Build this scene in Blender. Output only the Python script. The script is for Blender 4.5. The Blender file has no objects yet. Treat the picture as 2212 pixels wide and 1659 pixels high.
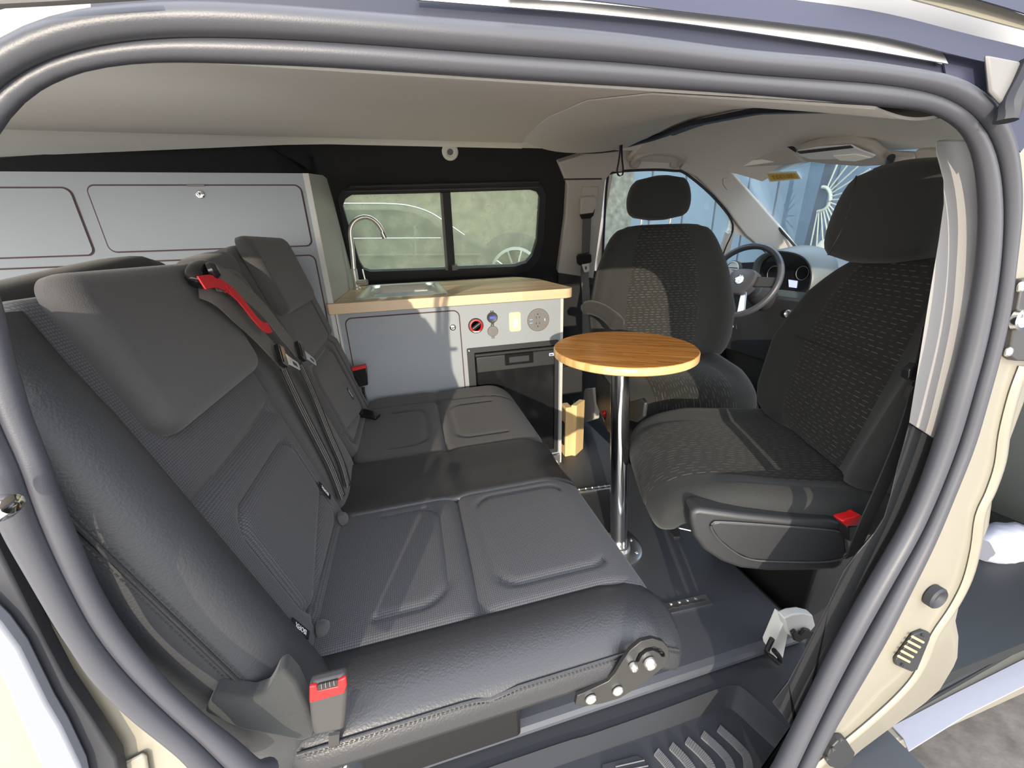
import bpy, bmesh, math, random
from mathutils import Vector, Matrix
from mathutils.geometry import tessellate_polygon
random.seed(7)
C = bpy.context.scene.collection
scn = bpy.context.scene
PI = math.pi

# ------------------------------------------------------------------ camera
F, IW, IH = 831.0, 2212, 1659
_x = Vector((3540, -430, F)).normalized()
_d = Vector((78, 2250, F)); _d = (_d - _x * _x.dot(_d)).normalized()
_y = _d.cross(_x)
if _y.z < 0: _y = -_y
ROWS = (_x, _y, -_d)                       # world axes seen from the camera
CAM = Vector((0, 0, 1.0))
right = Vector([r[0] for r in ROWS]); down = Vector([r[1] for r in ROWS]); fwd = Vector([r[2] for r in ROWS])
cd = bpy.data.cameras.new('camera'); cam = bpy.data.objects.new('camera', cd); C.objects.link(cam)
cd.sensor_width = 36; cd.lens = F / IW * 36; cd.clip_start = 0.01
mw = Matrix.Identity(4)
for i in range(3):
    mw[i][0] = right[i]; mw[i][1] = -down[i]; mw[i][2] = -fwd[i]; mw[i][3] = CAM[i]
cam.matrix_world = mw
scn.camera = cam

def ray(px, py):
    v = Vector((px - IW / 2, py - IH / 2, F))
    return Vector([r.dot(v) for r in ROWS])
def on(px, py, X=None, Y=None, Z=None):    # a measured pixel placed on a real plane of the van
    r = ray(px, py)
    t = (X - CAM.x) / r.x if X is not None else (Y - CAM.y) / r.y if Y is not None else (Z - CAM.z) / r.z
    return CAM + r * t
def onp(px, py, pl):
    n, p0 = Vector(pl[0]), Vector(pl[1]); r = ray(px, py)
    return CAM + r * ((p0 - CAM).dot(n) / r.dot(n))

# ------------------------------------------------------------------ world, sun, exposure
w = bpy.data.worlds.new('world'); scn.world = w; w.use_nodes = True
nt = w.node_tree; bg = nt.nodes['Background']
tc = nt.nodes.new('ShaderNodeTexCoord'); sep = nt.nodes.new('ShaderNodeSeparateXYZ')
rp = nt.nodes.new('ShaderNodeValToRGB')
nt.links.new(tc.outputs['Generated'], sep.inputs[0]); nt.links.new(sep.outputs['Z'], rp.inputs[0])
rp.color_ramp.elements[0].position = 0.0; rp.color_ramp.elements[0].color = (0.98, 0.95, 0.90, 1)
rp.color_ramp.elements[1].position = 0.7; rp.color_ramp.elements[1].color = (0.78, 0.84, 0.96, 1)
nt.links.new(rp.outputs[0], bg.inputs['Color']); bg.inputs['Strength'].default_value = 2.8
SUN_DIR = Vector((0.34, 1.0, -0.20)).normalized()
sd = bpy.data.lights.new('sun', 'SUN'); sun = bpy.data.objects.new('sun', sd); C.objects.link(sun)
sd.energy = 2.8; sd.angle = math.radians(0.6); sd.color = (1.0, 0.88, 0.70)
sun.rotation_euler = SUN_DIR.to_track_quat('-Z', 'Y').to_euler()
sun.location = (-2, -6, 3)
scn.view_settings.view_transform = 'Standard'; scn.view_settings.look = 'None'
scn.view_settings.gamma = 1; scn.view_settings.use_curve_mapping = False
scn.view_settings.exposure = 0.85

# ------------------------------------------------------------------ mesh helpers
ORG = {}
def link(name, me, mat, parent=None):
    o = bpy.data.objects.new(name, me); C.objects.link(o)
    if mat is not None: me.materials.append(mat)
    if parent is not None: o.parent = parent; ORG[o.name] = ORG[parent.name]
    else: ORG[o.name] = Vector((0, 0, 0))
    return o
def mk(name, vf, mat, parent=None, smooth=True, bev=0, seg=2, ang=35, uv=None, recalc=True):
    vs, fs = vf
    off = ORG[parent.name] if parent is not None else None
    loc = None
    if parent is None:                     # origin at the thing's base
        n = len(vs); loc = Vector((sum(v[0] for v in vs) / n, sum(v[1] for v in vs) / n, min(v[2] for v in vs)))
        off = loc
    me = bpy.data.meshes.new(name)
    me.from_pydata([tuple(Vector(v) - off) for v in vs], [], fs)
    if recalc or uv is not None:
        bm = bmesh.new(); bm.from_mesh(me)
        if recalc: bmesh.ops.recalc_face_normals(bm, faces=bm.faces)
        if uv is not None:
            l = bm.loops.layers.uv.new('UVMap'); bm.verts.ensure_lookup_table()
            for f in bm.faces:
                for lp in f.loops: lp[l].uv = uv[lp.vert.index]
        bm.to_mesh(me); bm.free()
    if smooth:
        me.polygons.foreach_set('use_smooth', [True] * len(me.polygons)); me.set_sharp_from_angle(angle=math.radians(ang))
    o = link(name, me, mat, parent)
    if loc is not None: o.location = loc; ORG[o.name] = loc
    if bev:
        m = o.modifiers.new('bevel', 'BEVEL'); m.width = bev; m.segments = seg; m.limit_method = 'ANGLE'; m.angle_limit = math.radians(40)
    return o
def thing(name, label, cat, loc=(0, 0, 0), group=None):
    o = bpy.data.objects.new(name, None); C.objects.link(o); o.location = loc; o.empty_display_size = .05
    o['label'] = label; o['category'] = cat
    if group: o['group'] = group
    ORG[o.name] = Vector(loc)
    return o
def tag(o, label, cat, group=None):
    o['label'] = label; o['category'] = cat
    if group: o['group'] = group
    return o
def struct(o, label=None):
    o['kind'] = 'structure'
    if label: o['label'] = label
    return o
def lab(o, label): o['label'] = label; return o

def box(x0, x1, y0, y1, z0, z1):
    v = [(x, y, z) for z in (z0, z1) for y in (y0, y1) for x in (x0, x1)]
    return v, [(0, 2, 3, 1), (4, 5, 7, 6), (0, 1, 5, 4), (2, 6, 7, 3), (0, 4, 6, 2), (1, 3, 7, 5)]
def join(*vfs):
    V, Fc = [], []
    for v, f in vfs:
        n = len(V); V += [tuple(p) for p in v]; Fc += [tuple(i + n for i in q) for q in f]
    return V, Fc
def xf(vf, M): return [tuple(M @ Vector(v)) for v in vf[0]], vf[1]
def prism(poly, d):
    n = len(poly); d = Vector(d)
    v = [tuple(Vector(p)) for p in poly] + [tuple(Vector(p) + d) for p in poly]
    return v, [tuple(range(n)), tuple(range(2 * n - 1, n - 1, -1))] + [(i, (i + 1) % n, (i + 1) % n + n, i + n) for i in range(n)]
def plate(outer, holes, d):                # polygon with holes, thickened along d
    d = Vector(d); loops = [[Vector(p) for p in outer]] + [[Vector(p) for p in h] for h in holes]
    tris = tessellate_polygon(loops); flat = [p for l in loops for p in l]; n = len(flat)
    v = [tuple(p) for p in flat] + [tuple(p + d) for p in flat]
    f = [tuple(t) for t in tris] + [tuple(i + n for i in reversed(t)) for t in tris]
    k = 0
    for l in loops:
        m = len(l)
        for i in range(m):
            a, b = k + i, k + (i + 1) % m; f.append((a, b, b + n, a + n))
        k += m
    return v, f
def rr(cx, cy, w, h, r, n=5):
    r = min(r, w / 2 - 1e-5, h / 2 - 1e-5); out = []
    for q, (sx, sy) in enumerate(((1, 1), (-1, 1), (-1, -1), (1, -1))):
        for i in range(n + 1):
            a = PI / 2 * (q + i / n)
            out.append((cx + sx * (w / 2 - r) + r * math.cos(a), cy + sy * (h / 2 - r) + r * math.sin(a)))
    return out
def circ(cx, cy, r, n=24): return [(cx + r * math.cos(2 * PI * i / n), cy + r * math.sin(2 * PI * i / n)) for i in range(n)]
def XZ(pts, Y): return [(p[0], Y, p[1]) for p in pts]
def XY(pts, Z): return [(p[0], p[1], Z) for p in pts]
def catmull(pts, k=6, closed=False):
    pts = [Vector(p) for p in pts]; n = len(pts); out = []
    for i in range(n if closed else n - 1):
        if closed: p0, p1, p2, p3 = pts[i - 1], pts[i], pts[(i + 1) % n], pts[(i + 2) % n]
        else: p0, p1, p2, p3 = pts[max(i - 1, 0)], pts[i], pts[i + 1], pts[min(i + 2, n - 1)]
        for j in range(k):
            t = j / k
            out.append(.5 * ((2 * p1) + (p2 - p0) * t + (2 * p0 - 5 * p1 + 4 * p2 - p3) * t * t + (3 * p1 - p0 - 3 * p2 + p3) * t ** 3))
    if not closed: out.append(pts[-1])
    return out
def sweep(path, rad, n=10, closed=False, flat=1.0, up=(0, 0, 1), prof=None):
    """tube (or profile) swept along a path; flat squashes it along the frame's second axis"""
    path = [Vector(p) for p in path]; m = len(path); up = Vector(up)
    V, Fc = [], []
    if prof is None: prof = [(math.cos(2 * PI * i / n), math.sin(2 * PI * i / n) * flat) for i in range(n)]
    n = len(prof)
    for i, p in enumerate(path):
        if closed: t = path[(i + 1) % m] - path[i - 1]
        else: t = path[min(i + 1, m - 1)] - path[max(i - 1, 0)]
        t.normalize(); a = t.cross(up)
        if a.length < 1e-4: a = t.cross(Vector((1, 0, .1)))
        a.normalize(); b = a.cross(t).normalized()
        r = rad[i] if isinstance(rad, (list, tuple)) else rad
        for (u, v) in prof: V.append(tuple(p + a * u * r + b * v * r))
    for i in range(m if closed else m - 1):
        j = (i + 1) % m
        for k in range(n): Fc.append((i * n + k, i * n + (k + 1) % n, j * n + (k + 1) % n, j * n + k))
    if not closed: Fc += [tuple(range(n - 1, -1, -1)), tuple(range((m - 1) * n, m * n))]
    return V, Fc
def strap(path, wid, th, up=(0, 0, 1)):    # flat webbing: width across, thickness along up
    return sweep(path, 1.0, up=up, prof=[(-wid / 2, -th / 2), (wid / 2, -th / 2), (wid / 2, th / 2), (-wid / 2, th / 2)])
def lathe(prof, c, axis=(0, 0, 1), n=28):
    q = Vector(axis).normalized().to_track_quat('Z', 'Y').to_matrix(); c = Vector(c); V, Fc = [], []
    for (r, z) in prof:
        for i in range(n): V.append(tuple(c + q @ Vector((r * math.cos(2 * PI * i / n), r * math.sin(2 * PI * i / n), z))))
    m = len(prof)
    for i in range(m - 1):
        for k in range(n): Fc.append((i * n + k, i * n + (k + 1) % n, (i + 1) * n + (k + 1) % n, (i + 1) * n + k))
    Fc += [tuple(range(n - 1, -1, -1)), tuple(range((m - 1) * n, m * n))]
    return V, Fc
def loft(rings):
    n = len(rings[0]); V = [tuple(p) for r in rings for p in r]; Fc = []
    for i in range(len(rings) - 1):
        for k in range(n): Fc.append((i * n + k, i * n + (k + 1) % n, (i + 1) * n + (k + 1) % n, (i + 1) * n + k))
    Fc += [tuple(range(n - 1, -1, -1)), tuple(range((len(rings) - 1) * n, len(rings) * n))]
    return V, Fc
def sring(c, a, b, ea, eb, e=2.6, n=28):   # superellipse ring: centre, half sizes, the two axes
    c, a_, b_ = Vector(c), Vector(ea), Vector(eb); out = []
    for i in range(n):
        t = 2 * PI * i / n; x, y = math.cos(t), math.sin(t)
        out.append(c + a_ * (a * math.copysign(abs(x) ** (2 / e), x)) + b_ * (b * math.copysign(abs(y) ** (2 / e), y)))
    return out
def gridsurf(fn, nu, nv, d=None):
    """open surface fn(u,v), u,v in 0..1; d thickens it"""
    V = [tuple(fn(i / nu, j / nv)) for j in range(nv + 1) for i in range(nu + 1)]; w_ = nu + 1
    Fc = [(j * w_ + i, j * w_ + i + 1, (j + 1) * w_ + i + 1, (j + 1) * w_ + i) for j in range(nv) for i in range(nu)]
    if d is not None:
        n = len(V); d = Vector(d); V += [tuple(Vector(v) + d) for v in V]
        Fc += [tuple(k + n for k in reversed(q)) for q in Fc]
        bd = [i for i in range(w_)] + [j * w_ + nu for j in range(1, nv + 1)] + [nv * w_ + i for i in range(nu - 1, -1, -1)] + [j * w_ for j in range(nv - 1, 0, -1)]
        Fc += [(bd[i], bd[(i + 1) % len(bd)], bd[(i + 1) % len(bd)] + n, bd[i] + n) for i in range(len(bd))]
    return V, Fc
def sdrr(u, v, cu, cv, hw, hh, r):         # signed distance to a rounded rectangle
    qx, qy = abs(u - cu) - (hw - r), abs(v - cv) - (hh - r)
    return math.hypot(max(qx, 0), max(qy, 0)) + min(max(qx, qy), 0) - r
def pad(u0, u1, v0, v1, top, bot, R, r, grooves=(), crown=0.0, res=.007, extra=None):
    """upholstered pad in local (u,v,w): rounded plan, rolled edge r, stitched grooves [(fn, width, depth)]"""
    nu, nv = max(6, int((u1 - u0) / res)), max(6, int((v1 - v0) / res))
    cu, cv, hw, hh = (u0 + u1) / 2, (v0 + v1) / 2, (u1 - u0) / 2, (v1 - v0) / 2; V, UV = [], []
    def eas(t):                            # more lines near the edge
        return t - math.sin(2 * PI * t) / (2 * PI) * .75
    for j in range(nv + 1):
        for i in range(nu + 1):
            u = u0 + (u1 - u0) * eas(i / nu); v = v0 + (v1 - v0) * eas(j / nv)
            s = sdrr(u, v, cu, cv, hw, hh, R)
            if s > 0:                      # clamp onto the rounded corner
                qx, qy = u - cu, v - cv; kx, ky = math.copysign(hw - R, qx) + cu, math.copysign(hh - R, qy) + cv
                dx, dy = u - kx, v - ky; l = math.hypot(dx, dy) or 1; u, v = kx + dx / l * R, ky + dy / l * R; s = 0
            dd = min(-s, r); z = top - (r - math.sqrt(max(r * r - (r - dd) ** 2, 0)))
            a, b = (u - cu) / hw, (v - cv) / hh
            z += crown * (1 - a ** 4) * (1 - b ** 4)
            for fn, w_, dp in grooves: z -= dp * math.exp(-(fn(u, v) / w_) ** 2)
            if extra: z += extra(u, v)
            V.append((u, v, z)); UV.append((u, v))
    W_ = nu + 1
    Fc = [(j * W_ + i, j * W_ + i + 1, (j + 1) * W_ + i + 1, (j + 1) * W_ + i) for j in range(nv) for i in range(nu)]
    bd = [i for i in range(W_)] + [j * W_ + nu for j in range(1, nv + 1)] + [nv * W_ + i for i in range(nu - 1, -1, -1)] + [j * W_ for j in range(nv - 1, 0, -1)]
    n = len(V); V += [(V[i][0], V[i][1], bot) for i in bd]; UV += [UV[i] for i in bd]; m = len(bd)
    Fc += [(bd[i], bd[(i + 1) % m], n + (i + 1) % m, n + i) for i in range(m)] + [tuple(range(n + m - 1, n - 1, -1))]
    return (V, Fc), UV
def frame(o, eu, ev, ew):
    M = Matrix.Identity(4)
    for i in range(3): M[i][0] = eu[i]; M[i][1] = ev[i]; M[i][2] = ew[i]; M[i][3] = o[i]
    return M
def screw(name, c, axis, r, mat, parent, h=.004):
    return mk(name, lathe([(r, 0), (r, h * .5), (r * .8, h * .9), (r * .45, h), (r * .42, h * .6), (.0001, h * .6)], c, axis, 16), mat, parent)
def text3d(name, s, size, M, mat, parent, depth=.0006):
    cu = bpy.data.curves.new(name, 'FONT'); cu.body = s; cu.size = size; cu.align_x = 'CENTER'; cu.align_y = 'CENTER'; cu.extrude = depth; cu.resolution_u = 3
    t = bpy.data.objects.new('tmp', cu); C.objects.link(t)
    dg = bpy.context.evaluated_depsgraph_get(); me = bpy.data.meshes.new_from_object(t.evaluated_get(dg))
    bpy.data.objects.remove(t); vs = [tuple(M @ v.co) for v in me.vertices]; fs = [tuple(p.vertices) for p in me.polygons]
    bpy.data.meshes.remove(me)
    return mk(name, (vs, fs), mat, parent, smooth=False, recalc=False)

# ------------------------------------------------------------------ materials
def mat(name, col, rough=.6, metal=0, spec=.5, bump=None, var=0, vscale=8, sheen=0, coat=0, emis=None, alpha=None, trans=0):
    m = bpy.data.materials.new(name); m.use_nodes = True; t = m.node_tree; b = t.nodes['Principled BSDF']
    b.inputs['Base Color'].default_value = (*col, 1); b.inputs['Roughness'].default_value = rough; b.inputs['Metallic'].default_value = metal
    b.inputs['Specular IOR Level'].default_value = spec; b.inputs['Sheen Weight'].default_value = sheen; b.inputs['Coat Weight'].default_value = coat
    b.inputs['Transmission Weight'].default_value = trans
    if sheen: b.inputs['Sheen Roughness'].default_value = .5
    if emis: b.inputs['Emission Color'].default_value = (*emis[0], 1); b.inputs['Emission Strength'].default_value = emis[1]
    co = t.nodes.new('ShaderNodeTexCoord')
    if var:
        n = t.nodes.new('ShaderNodeTexNoise'); n.inputs['Scale'].default_value = vscale; n.inputs['Detail'].default_value = 4
        t.links.new(co.outputs['Object'], n.inputs['Vector'])
        r = t.nodes.new('ShaderNodeValToRGB'); t.links.new(n.outputs['Fac'], r.inputs[0])
        r.color_ramp.elements[0].position = .3; r.color_ramp.elements[1].position = .7
        r.color_ramp.elements[0].color = (*[c * (1 - var) for c in col], 1); r.color_ramp.elements[1].color = (*[min(1, c * (1 + var)) for c in col], 1)
        t.links.new(r.outputs[0], b.inputs['Base Color'])
    if bump:
        kind, sc, st = bump
        if kind == 'noise': n = t.nodes.new('ShaderNodeTexNoise'); n.inputs['Detail'].default_value = 3
        else: n = t.nodes.new('ShaderNodeTexVoronoi')
        n.inputs['Scale'].default_value = sc; t.links.new(co.outputs['Object'], n.inputs['Vector'])
        bp = t.nodes.new('ShaderNodeBump'); bp.inputs['Strength'].default_value = st; bp.inputs['Distance'].default_value = .002
        t.links.new(n.outputs[0], bp.inputs['Height']); t.links.new(bp.outputs[0], b.inputs['Normal'])
    return m
def wood(name, c1, c2, axis='X', plank=.045, grain=60, rough=.4, run=9):
    """glued staves along an axis with fine grain"""
    m = bpy.data.materials.new(name); m.use_nodes = True; t = m.node_tree; b = t.nodes['Principled BSDF']; b.inputs['Roughness'].default_value = rough
    N, Lk = t.nodes.new, t.links.new
    co = N('ShaderNodeTexCoord'); mp = N('ShaderNodeMapping'); Lk(co.outputs['Object'], mp.inputs[0])
    if axis == 'Y': mp.inputs['Rotation'].default_value = (0, 0, PI / 2)
    if axis == 'Z': mp.inputs['Rotation'].default_value = (0, PI / 2, 0)
    if isinstance(axis, float): mp.inputs['Rotation'].default_value = (0, 0, axis)
    sp = N('ShaderNodeSeparateXYZ'); Lk(mp.outputs[0], sp.inputs[0])
    def math_(op, a, bb=None):
        q = N('ShaderNodeMath'); q.operation = op
        for i, s in enumerate((a, bb)):
            if s is None: continue
            if isinstance(s, (int, float)): q.inputs[i].default_value = s
            else: Lk(s, q.inputs[i])
        return q.outputs[0]
    row = math_('FLOOR', math_('DIVIDE', sp.outputs['Y'], plank))
    wn = N('ShaderNodeTexWhiteNoise'); wn.noise_dimensions = '1D'; Lk(row, wn.inputs['W'])
    seg = math_('FLOOR', math_('ADD', math_('DIVIDE', sp.outputs['X'], plank * run), math_('MULTIPLY', wn.outputs[0], 5)))
    wn2 = N('ShaderNodeTexWhiteNoise'); wn2.noise_dimensions = '2D'; cb = N('ShaderNodeCombineXYZ'); Lk(row, cb.inputs[0]); Lk(seg, cb.inputs[1]); Lk(cb.outputs[0], wn2.inputs['Vector'])
    sc = N('ShaderNodeMapping'); Lk(mp.outputs[0], sc.inputs[0]); sc.inputs['Scale'].default_value = (grain * .05, grain, grain)
    ns = N('ShaderNodeTexNoise'); Lk(sc.outputs[0], ns.inputs['Vector']); ns.inputs['Scale'].default_value = 1; ns.inputs['Detail'].default_value = 5
    f = math_('ADD', math_('MULTIPLY', wn2.outputs[0], .55), math_('MULTIPLY', ns.outputs['Fac'], .6))
    r = N('ShaderNodeValToRGB'); Lk(f, r.inputs[0]); r.color_ramp.elements[0].position = .2; r.color_ramp.elements[1].position = .85
    r.color_ramp.elements[0].color = (*c1, 1); r.color_ramp.elements[1].color = (*c2, 1); Lk(r.outputs[0], b.inputs['Base Color'])
    return m
def dashes(name, base, dash, ru=.025, rv=.0105, frac=.48, turn=False):
    """woven fabric with short staggered light dashes, laid out on the panel's own UVs in metres"""
    m = bpy.data.materials.new(name); m.use_nodes = True; t = m.node_tree; b = t.nodes['Principled BSDF']
    b.inputs['Roughness'].default_value = .85; b.inputs['Sheen Weight'].default_value = .1
    N, Lk = t.nodes.new, t.links.new
    def mt(op, a, bb=None):
        q = N('ShaderNodeMath'); q.operation = op
        for i, s in enumerate((a, bb)):
            if s is None: continue
            if isinstance(s, (int, float)): q.inputs[i].default_value = s
            else: Lk(s, q.inputs[i])
        return q.outputs[0]
    uv = N('ShaderNodeUVMap'); sp = N('ShaderNodeSeparateXYZ'); Lk(uv.outputs[0], sp.inputs[0])
    U, Vv = (sp.outputs[1], sp.outputs[0]) if turn else (sp.outputs[0], sp.outputs[1])
    vv = mt('DIVIDE', Vv, rv); row = mt('FLOOR', vv); wn = N('ShaderNodeTexWhiteNoise'); wn.noise_dimensions = '1D'; Lk(row, wn.inputs['W'])
    uu = mt('ADD', mt('DIVIDE', U, ru), mt('MULTIPLY', wn.outputs[0], 7.3)); cell = mt('FLOOR', uu)
    cb = N('ShaderNodeCombineXYZ'); Lk(row, cb.inputs[0]); Lk(cell, cb.inputs[1]); w2 = N('ShaderNodeTexWhiteNoise'); w2.noise_dimensions = '2D'; Lk(cb.outputs[0], w2.inputs['Vector'])
    a = mt('LESS_THAN', mt('FRACT', vv), .12); c = mt('LESS_THAN', mt('FRACT', uu), mt('ADD', mt('MULTIPLY', w2.outputs[0], .35), frac - .15))
    fac = mt('MULTIPLY', mt('MULTIPLY', a, c), mt('ADD', mt('MULTIPLY', w2.outputs[0], .6), .4))
    mx = N('ShaderNodeMix'); mx.data_type = 'RGBA'; Lk(fac, mx.inputs[0]); mx.inputs[6].default_value = (*base, 1); mx.inputs[7].default_value = (*dash, 1)
    Lk(mx.outputs[2], b.inputs['Base Color'])
    return m
def mesh_fabric(name, base, dot, sc):
    """knitted spacer mesh: tiny pale dots on dark cloth"""
    m = mat(name, base, .85, sheen=.1); t = m.node_tree; b = t.nodes['Principled BSDF']; N, Lk = t.nodes.new, t.links.new
    uv = N('ShaderNodeUVMap'); v = N('ShaderNodeTexVoronoi'); v.inputs['Scale'].default_value = sc; v.inputs['Randomness'].default_value = .15; v.voronoi_dimensions = '2D'
    Lk(uv.outputs[0], v.inputs['Vector']); r = N('ShaderNodeValToRGB'); Lk(v.outputs['Distance'], r.inputs[0])
    r.color_ramp.elements[0].position = .22; r.color_ramp.elements[0].color = (*dot, 1); r.color_ramp.elements[1].position = .42; r.color_ramp.elements[1].color = (*base, 1)
    Lk(r.outputs[0], b.inputs['Base Color'])
    return m
def glass(name, tint, haze, hcol, sc=6):
    """thin pane: see-through, a little mirror, a film of dust"""
    m = bpy.data.materials.new(name); m.use_nodes = True; t = m.node_tree; t.nodes.clear(); N, Lk = t.nodes.new, t.links.new
    o = N('ShaderNodeOutputMaterial'); tr = N('ShaderNodeBsdfTransparent'); tr.inputs[0].default_value = (*tint, 1)
    gl = N('ShaderNodeBsdfGlossy'); gl.inputs['Roughness'].default_value = .02; lw = N('ShaderNodeLayerWeight'); lw.inputs[0].default_value = .5; pw = N('ShaderNodeMath'); pw.operation = 'POWER'; Lk(lw.outputs['Facing'], pw.inputs[0]); pw.inputs[1].default_value = 4.5; fr = N('ShaderNodeMath'); fr.operation = 'MULTIPLY_ADD'; Lk(pw.outputs[0], fr.inputs[0]); fr.inputs[1].default_value = .7; fr.inputs[2].default_value = .025
    m1 = N('ShaderNodeMixShader'); Lk(fr.outputs[0], m1.inputs[0]); Lk(tr.outputs[0], m1.inputs[1]); Lk(gl.outputs[0], m1.inputs[2])
    df = N('ShaderNodeBsdfDiffuse'); df.inputs[0].default_value = (*hcol, 1); tl = N('ShaderNodeBsdfTranslucent'); tl.inputs[0].default_value = (*hcol, 1)
    m0 = N('ShaderNodeMixShader'); m0.inputs[0].default_value = .5; Lk(df.outputs[0], m0.inputs[1]); Lk(tl.outputs[0], m0.inputs[2])
    co = N('ShaderNodeTexCoord'); ns = N('ShaderNodeTexNoise'); ns.inputs['Scale'].default_value = sc; ns.inputs['Detail'].default_value = 6; Lk(co.outputs['Object'], ns.inputs['Vector'])
    mr = N('ShaderNodeMapRange'); Lk(ns.outputs['Fac'], mr.inputs[0]); mr.inputs[1].default_value = .3; mr.inputs[2].default_value = .75; mr.inputs[3].default_value = haze * .7; mr.inputs[4].default_value = haze * 1.4
    m2 = N('ShaderNodeMixShader'); Lk(mr.outputs[0], m2.inputs[0]); Lk(m1.outputs[0], m2.inputs[1]); Lk(m0.outputs[0], m2.inputs[2]); Lk(m2.outputs[0], o.inputs[0])
    return m

M = dict(
    rubber=mat('rubber_seal', (.052, .053, .062), .40, bump=('noise', 900, .06), sheen=0),
    rubber_dark=mat('rubber_dark', (.022, .023, .028), .6),
    black_trim=mat('black_trim', (.012, .012, .013), .85, bump=('noise', 700, .2)),
    black_plastic=mat('black_plastic', (.025, .026, .028), .45, bump=('noise', 1200, .08)),
    gloss_black=mat('gloss_black', (.012, .012, .013), .12),
    step_plastic=mat('step_plastic', (.035, .037, .042), .45, bump=('noise', 900, .1)),
    body=mat('cream_paint', (.245, .225, .178), .35, coat=.3),
    rail=mat('rail_paint', (.026, .028, .055), .5),
    rail_dark=mat('rail_dark', (.006, .008, .024), .5),
    chrome=mat('chrome', (.80, .80, .80), .12, 1),
    steel=mat('brushed_steel', (.78, .76, .70), .36, 1, bump=('noise', 300, .05)),
    alu=mat('aluminium', (.72, .72, .74), .35, 1),
    floor=mat('grey_vinyl', (.060, .064, .074), .5, bump=('noise', 600, .12), var=.08, vscale=4),
    ceiling=mat('grey_headliner', (.70, .665, .62), .9, bump=('noise', 900, .1)),
    canvas=mat('grey_canvas', (.56, .54, .51), .8, bump=('noise', 700, .1)),
    beige=mat('beige_headliner', (.72, .66, .58), .85, bump=('noise', 900, .08)),
    beige_pl=mat('beige_plastic', (.47, .435, .395), .55),
    cream=mat('cream_liner', (.95, .93, .86), .7),
    cabinet=mat('grey_laminate', (.27, .295, .32), .45, var=.02, vscale=3),
    cab_edge=mat('pale_edge', (.52, .52, .49), .4),
    reveal=mat('routed_gap', (.08, .045, .045), .8),
    counter=wood('birch_worktop', (.52, .35, .20), (.70, .54, .35), 'X', .04, 40, .35),
    bamboo=wood('bamboo_top', (.27, .095, .016), (.66, .30, .07), 0.62, .0042, 160, .22, 45),
    bamboo_edge=wood('bamboo_edge', (.50, .27, .09), (.78, .52, .24), 'X', .012, 30, .35),
    pine=wood('pine', (.70, .46, .20), (.85, .64, .34), 'Z', .05, 30, .5),
    fabric=mat('charcoal_cloth', (.050, .048, .048), .88, sheen=.15, bump=('noise', 900, .35)),
    seatcloth=mat('seat_cloth', (.019, .020, .019), .88, sheen=.12, bump=('noise', 1100, .3)),
    meshf=mesh_fabric('spacer_mesh', (.036, .036, .040), (.075, .075, .08), 300),
    leather=mat('black_leather', (.028, .028, .030), .38, bump=('noise', 350, .25)),
    leather_mid=mat('bolster_leather', (.034, .035, .038), .5, bump=('noise', 420, .2)),
    dash_seat=dashes('dashed_cloth', (.011, .011, .010), (.13, .125, .11)),
    dash_seat_t=dashes('dashed_cloth_turned', (.011, .011, .010), (.13, .125, .11), turn=True),
    red=mat('red_plastic', (.50, .008, .010), .4),
    redcloth=mat('red_webbing', (.50, .012, .018), .8, bump=('noise', 900, .4)),
    web=mat('belt_webbing', (.12, .113, .105), .7, bump=('noise', 1500, .4)),
    web_dark=mat('dark_webbing', (.020, .020, .021), .7),
    white=mat('white_plastic', (.80, .79, .74), .4),
    ivory=mat('ivory_plastic', (.62, .57, .40), .35),
    grey_pl=mat('grey_plastic', (.16, .155, .15), .5),
    darkgrey=mat('dark_grey_plastic', (.045, .043, .042), .5),
    blue_led=mat('blue_led', (.02, .03, .5), .4, emis=((.05, .1, 1), .8)),
    usb_blue=mat('usb_blue', (.25, .45, .75), .4),
    label=mat('white_label', (.75, .75, .80), .4),
    blue=mat('blue_print', (.04, .06, .42), .5),
    yellow=mat('yellow_sticker', (.66, .42, .06), .6),
    ink=mat('sticker_ink', (.30, .20, .06), .6),
    bluewall=mat('blue_container', (.085, .125, .17), .6, var=.06, vscale=2),
    bluedark=mat('dark_blue_panel', (.03, .038, .05), .6),
    iron=mat('pale_iron', (.34, .34, .27), .5),
    concrete=mat('rough_concrete', (.10, .097, .075), .95, bump=('noise', 14, 1), var=.45, vscale=14),
    asphalt=mat('asphalt', (.13, .115, .10), .95, var=.3, vscale=14, bump=('noise', 60, .6)),
    paving=mat('paving', (.50, .45, .37), .85, var=.06, vscale=5),
    footwell=mat('footwell_plastic', (.016, .018, .020), .5),
    tape=mat('white_tape', (.33, .33, .38), .5, bump=('noise', 30, .3)),
    bag=mat('white_bag', (.36, .36, .42), .35, bump=('noise', 14, .6)),
    car=mat('reflected_car', (.075, .075, .062), .6, var=.4, vscale=14),  # mottled like the wall that shows through the reflected car shape
    carglass=mat('car_glass', (.02, .025, .03), .08),
    win=glass('dusty_window', (.80, .86, .80), .27, (.70, .72, .52), 14),
    cabwin=glass('cab_glass', (.88, .95, .97), .05, (.75, .85, .9), 6),
    screen=glass('windscreen_glass', (.86, .93, .96), .035, (.65, .75, .85), 5),
    clear=mat('clear_plastic', (.75, .75, .75), .15, alpha=1),
    copper=mat('contact_brass', (.55, .42, .22), .5, .3),
    dash=mat('dashboard', (.075, .085, .085), .42, bump=('noise', 500, .1)),
    thread=mat('dark_thread', (.012, .012, .012), .6),
    darkmetal=mat('black_steel', (.018, .017, .016), .35),
)
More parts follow.
